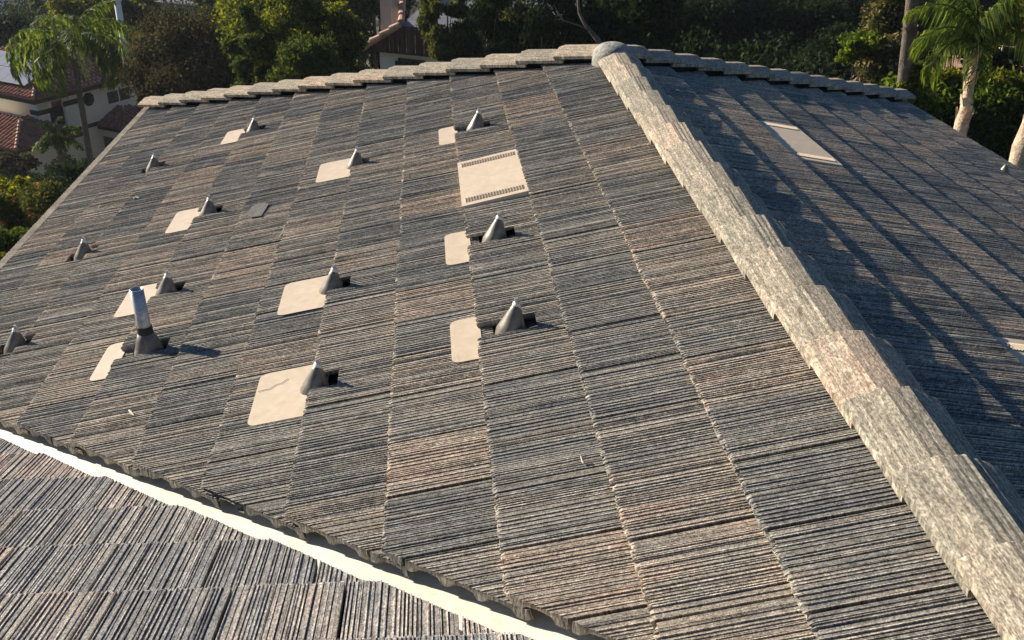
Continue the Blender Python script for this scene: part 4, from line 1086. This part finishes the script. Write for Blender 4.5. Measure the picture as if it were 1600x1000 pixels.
# hedge at the right
def hedge():
    c = at(1520, 150, 22.5); root = empty('hedge', (c[0], c[1], gz(c[0], c[1])), 'sunlit leafy hedge below the right palm tree', 'hedge')
    P, Rr = [], []
    for i in range(120):
        px = NPR.uniform(1395, 1720); f = NPR.rand(); q = at(px, 137 + NPR.uniform(-7, 5) + 95 * f, 23.0 - 1.2 * f + NPR.uniform(-.3, .6)); P.append(q); r = NPR.uniform(.32, .6); Rr.append((r, r, r * .8))
    leaves('foliage', P, Rr, 26000, .085, L_HEDGE, root, 0, .35)
    P2 = [at(NPR.uniform(1410, 1620), 128 + NPR.uniform(-12, 14), 23.2) for i in range(60)]
    leaves('backlit_tips', P2, np.full(60, .22), 2600, .08, L_YEL, root, -.6, .5)  # yellower leaves paint the backlit glow along the hedge top
    mb = MB()
    for i in range(14):
        a = at(1400 + i * 17, 165, 23.0); mb.tube([[a[0], a[1], gz(a[0], a[1]) - .2], a], [.05, .02], 5)
    mb.out('stems', BARK, root)
    # dark lower body
    P3 = [at(NPR.uniform(1440, 1720), NPR.uniform(185, 300), 21.5 + NPR.uniform(0, 1.5)) for i in range(60)]
    leaves('lower_foliage', P3, np.full(60, .8), 12000, .12, L_DARK, root, 0, .2)
hedge()
shrub(1400, 92, 27, 1.1, .8, 'dry brown flowering shrub between the two right palm trunks', L_OLIVE, 5000, .09, flowers=L_TAN, fn=900)
shrub(1378, 30, 30, .8, 1.5, 'tall olive shrub with pinkish blooms left of the bare palm trunk', L_OLIVE, 5000, .09, flowers=L_TAN, fn=700)
shrub(1440, 45, 30, .7, 1.3, 'tall sunlit grey shrub behind the bare palm trunk', L_GREY, 5000, .08)
shrub(1345, 72, 27, .7, .45, 'low green bush left of the bare palm trunk', L_HEDGE, 3500, .08)
shrub(1425, 128, 22, .38, .45, 'small bright bush at the foot of the bare palm trunk', L_HEDGE, 2500, .07)
shrub(1570, 98, 28, 1.3, .5, 'dark planting under the red clay roof at the right', L_DARK, 4000, .1)
# left foreground bushes
shrub(45, 330, 19.5, .75, .62, 'bush with pink flowers below the left eave', L_OLIVE, 9000, .045, flowers=L_PINK, fn=160)
shrub(18, 300, 21, .55, .35, 'yellow green bush behind the pink flowering bush', L_YEL, 3500, .06)
shrub(20, 385, 17.5, .55, .40, 'green bush below the pink flowering bush at the left edge', L_GREEN, 5000, .05)
shrub(3, 412, 16.2, .22, .2, 'yellow leaved shrub at the very left edge', L_YEL, 1500, .045)
shrub(70, 292, 40, 1.5, .8, 'rounded dark shrub against the lower wall of the cream house', L_DARK, 7000, .09)
shrub(120, 270, 50, 1.4, .7, 'dark clipped shrub at the foot of the left palm', L_DARK, 5000, .1)
shrub(25, 262, 50, 1.1, .8, 'reddish dark shrub in front of the garage corner', L_BROWN, 4000, .1)
shrub(103, 318, 22, .22, .2, 'small pale grey shrub tucked against the eave', L_GREY, 1500, .04)
under(-60, 130, 290, 470, 16, 36, 70, 16000, .07, L_DARK, .55)

# ---------------------------------------------------------------- palms
PB = plain('palm_bark_grey', (.15, .125, .10), .9, .3, 4, .1, 0, .8, .03, 26)
PBW = plain('palm_bark_pale', (.52, .40, .29), .9, .35, 5, .1, 0, .9, .03, 22)
def ground_at(p): return np.array([p[0], p[1], gz(p[0], p[1]) - .2])
t = at(112, 72, 47); b = ground_at(t); b = b + np.array([-.2, 0, 0])
palm(b, t, .17, .13, 'tall feather palm in front of the cream house at the left', 30, 4.0, 112, 1.0, 1.1, PB, seed=5, bend=.0, nl=52, elev=(-.15, .95), width=1.2)
t = at(88, 215, 47.5); b = ground_at(t)
palm(b, t, .16, .13, 'small young palm standing before the lower wall of the cream house', 22, 1.35, 75, .5, .5, PB, seed=8, bend=.1, nl=30, elev=(-.3, .9), width=1.2)
t = at(-95, 15, 52); palm(ground_at(t), t, .2, .16, 'palm whose fronds enter at the top left edge', 18, 3.4, 110, .8, .9, PB, seed=12, bend=0, nl=30, width=1.5)
t = at(1450, -220, 22); p1 = at(1406, 150, 22); b = p1 + (p1 - t) * .8; 
palm(b, t, .105, .17, 'bare slender palm trunk rising beyond the right hip', 10, 2.6, 110, .8, 1, PB, seed=14, bend=0.05, nl=36, boots=36)
t = at(1526, 72, 19.5); p1 = at(1496, 205, 19.0); b = p1 + (p1 - t) * .9
palm(b, t, .13, .095, 'leaning feather palm with pale peeling trunk above the hedge', 20, 1.95, 95, .62, 1.0, PBW, seed=21, bend=.06, nl=70, boots=26, bulge=(.50, .45, .07), elev=(.1, 1.15), width=.5)
t = at(1700, -60, 18); p1 = at(1601, 235, 17.5); b = p1 + (p1 - t) * .6
palm(b, t, .20, .14, 'pale palm trunk cut by the right edge beyond the eave', 14, 2.4, 105, .9, 1.1, PBW, seed=23, bend=-.05, nl=46, boots=14, bulge=(.40, .3, .05))
# pale bare branch behind the apex
pts = [at(941, 74, 31.5), at(934, 62, 31.6), at(924, 50, 31.7), at(914, 38, 31.8), at(905, 20, 32), at(902, -10, 32.2)]
br = empty('bare_tree', tuple(ground_at(pts[0])), 'leaning tree trunk with pale patches just behind the roof apex', 'tree')
mb = MB(); g_ = ground_at(pts[0]); mb.tube([g_ + [.4, 0, 0], (g_ + pts[0]) / 2 + [.2, 0, 0]] + pts, [.16, .13, .10, .09, .07, .06, .05, .04], 9); mb.out('trunk', BARKL, br, True)
mb = MB(); mb.tube([pts[2], at(905, 40, 31.6), at(880, 32, 31.5), at(865, 8, 31.4)], [.03, .025, .02, .01], 6); mb.out('limbs', BARKL, br)

# ---------------------------------------------------------------- thin haze over the neighbourhood
hm = bpy.data.materials.new('haze'); hm.use_nodes = True; hn = hm.node_tree; hn.nodes.clear()
ho = hn.nodes.new('ShaderNodeOutputMaterial'); hv = hn.nodes.new('ShaderNodeVolumePrincipled')
hv.inputs['Color'].default_value = (.80, .88, 1, 1); hv.inputs['Density'].default_value = .0002; hv.inputs['Anisotropy'].default_value = .3
hn.links.new(hv.outputs[0], ho.inputs['Volume'])
mb = MB(); mb.box((-760, -560, -80), (1520, 0, 0), (0, 1820, 0), (0, 0, 92)); tag(link('haze', mesh('haze', mb.v, mb.f), hm), kind='stuff')
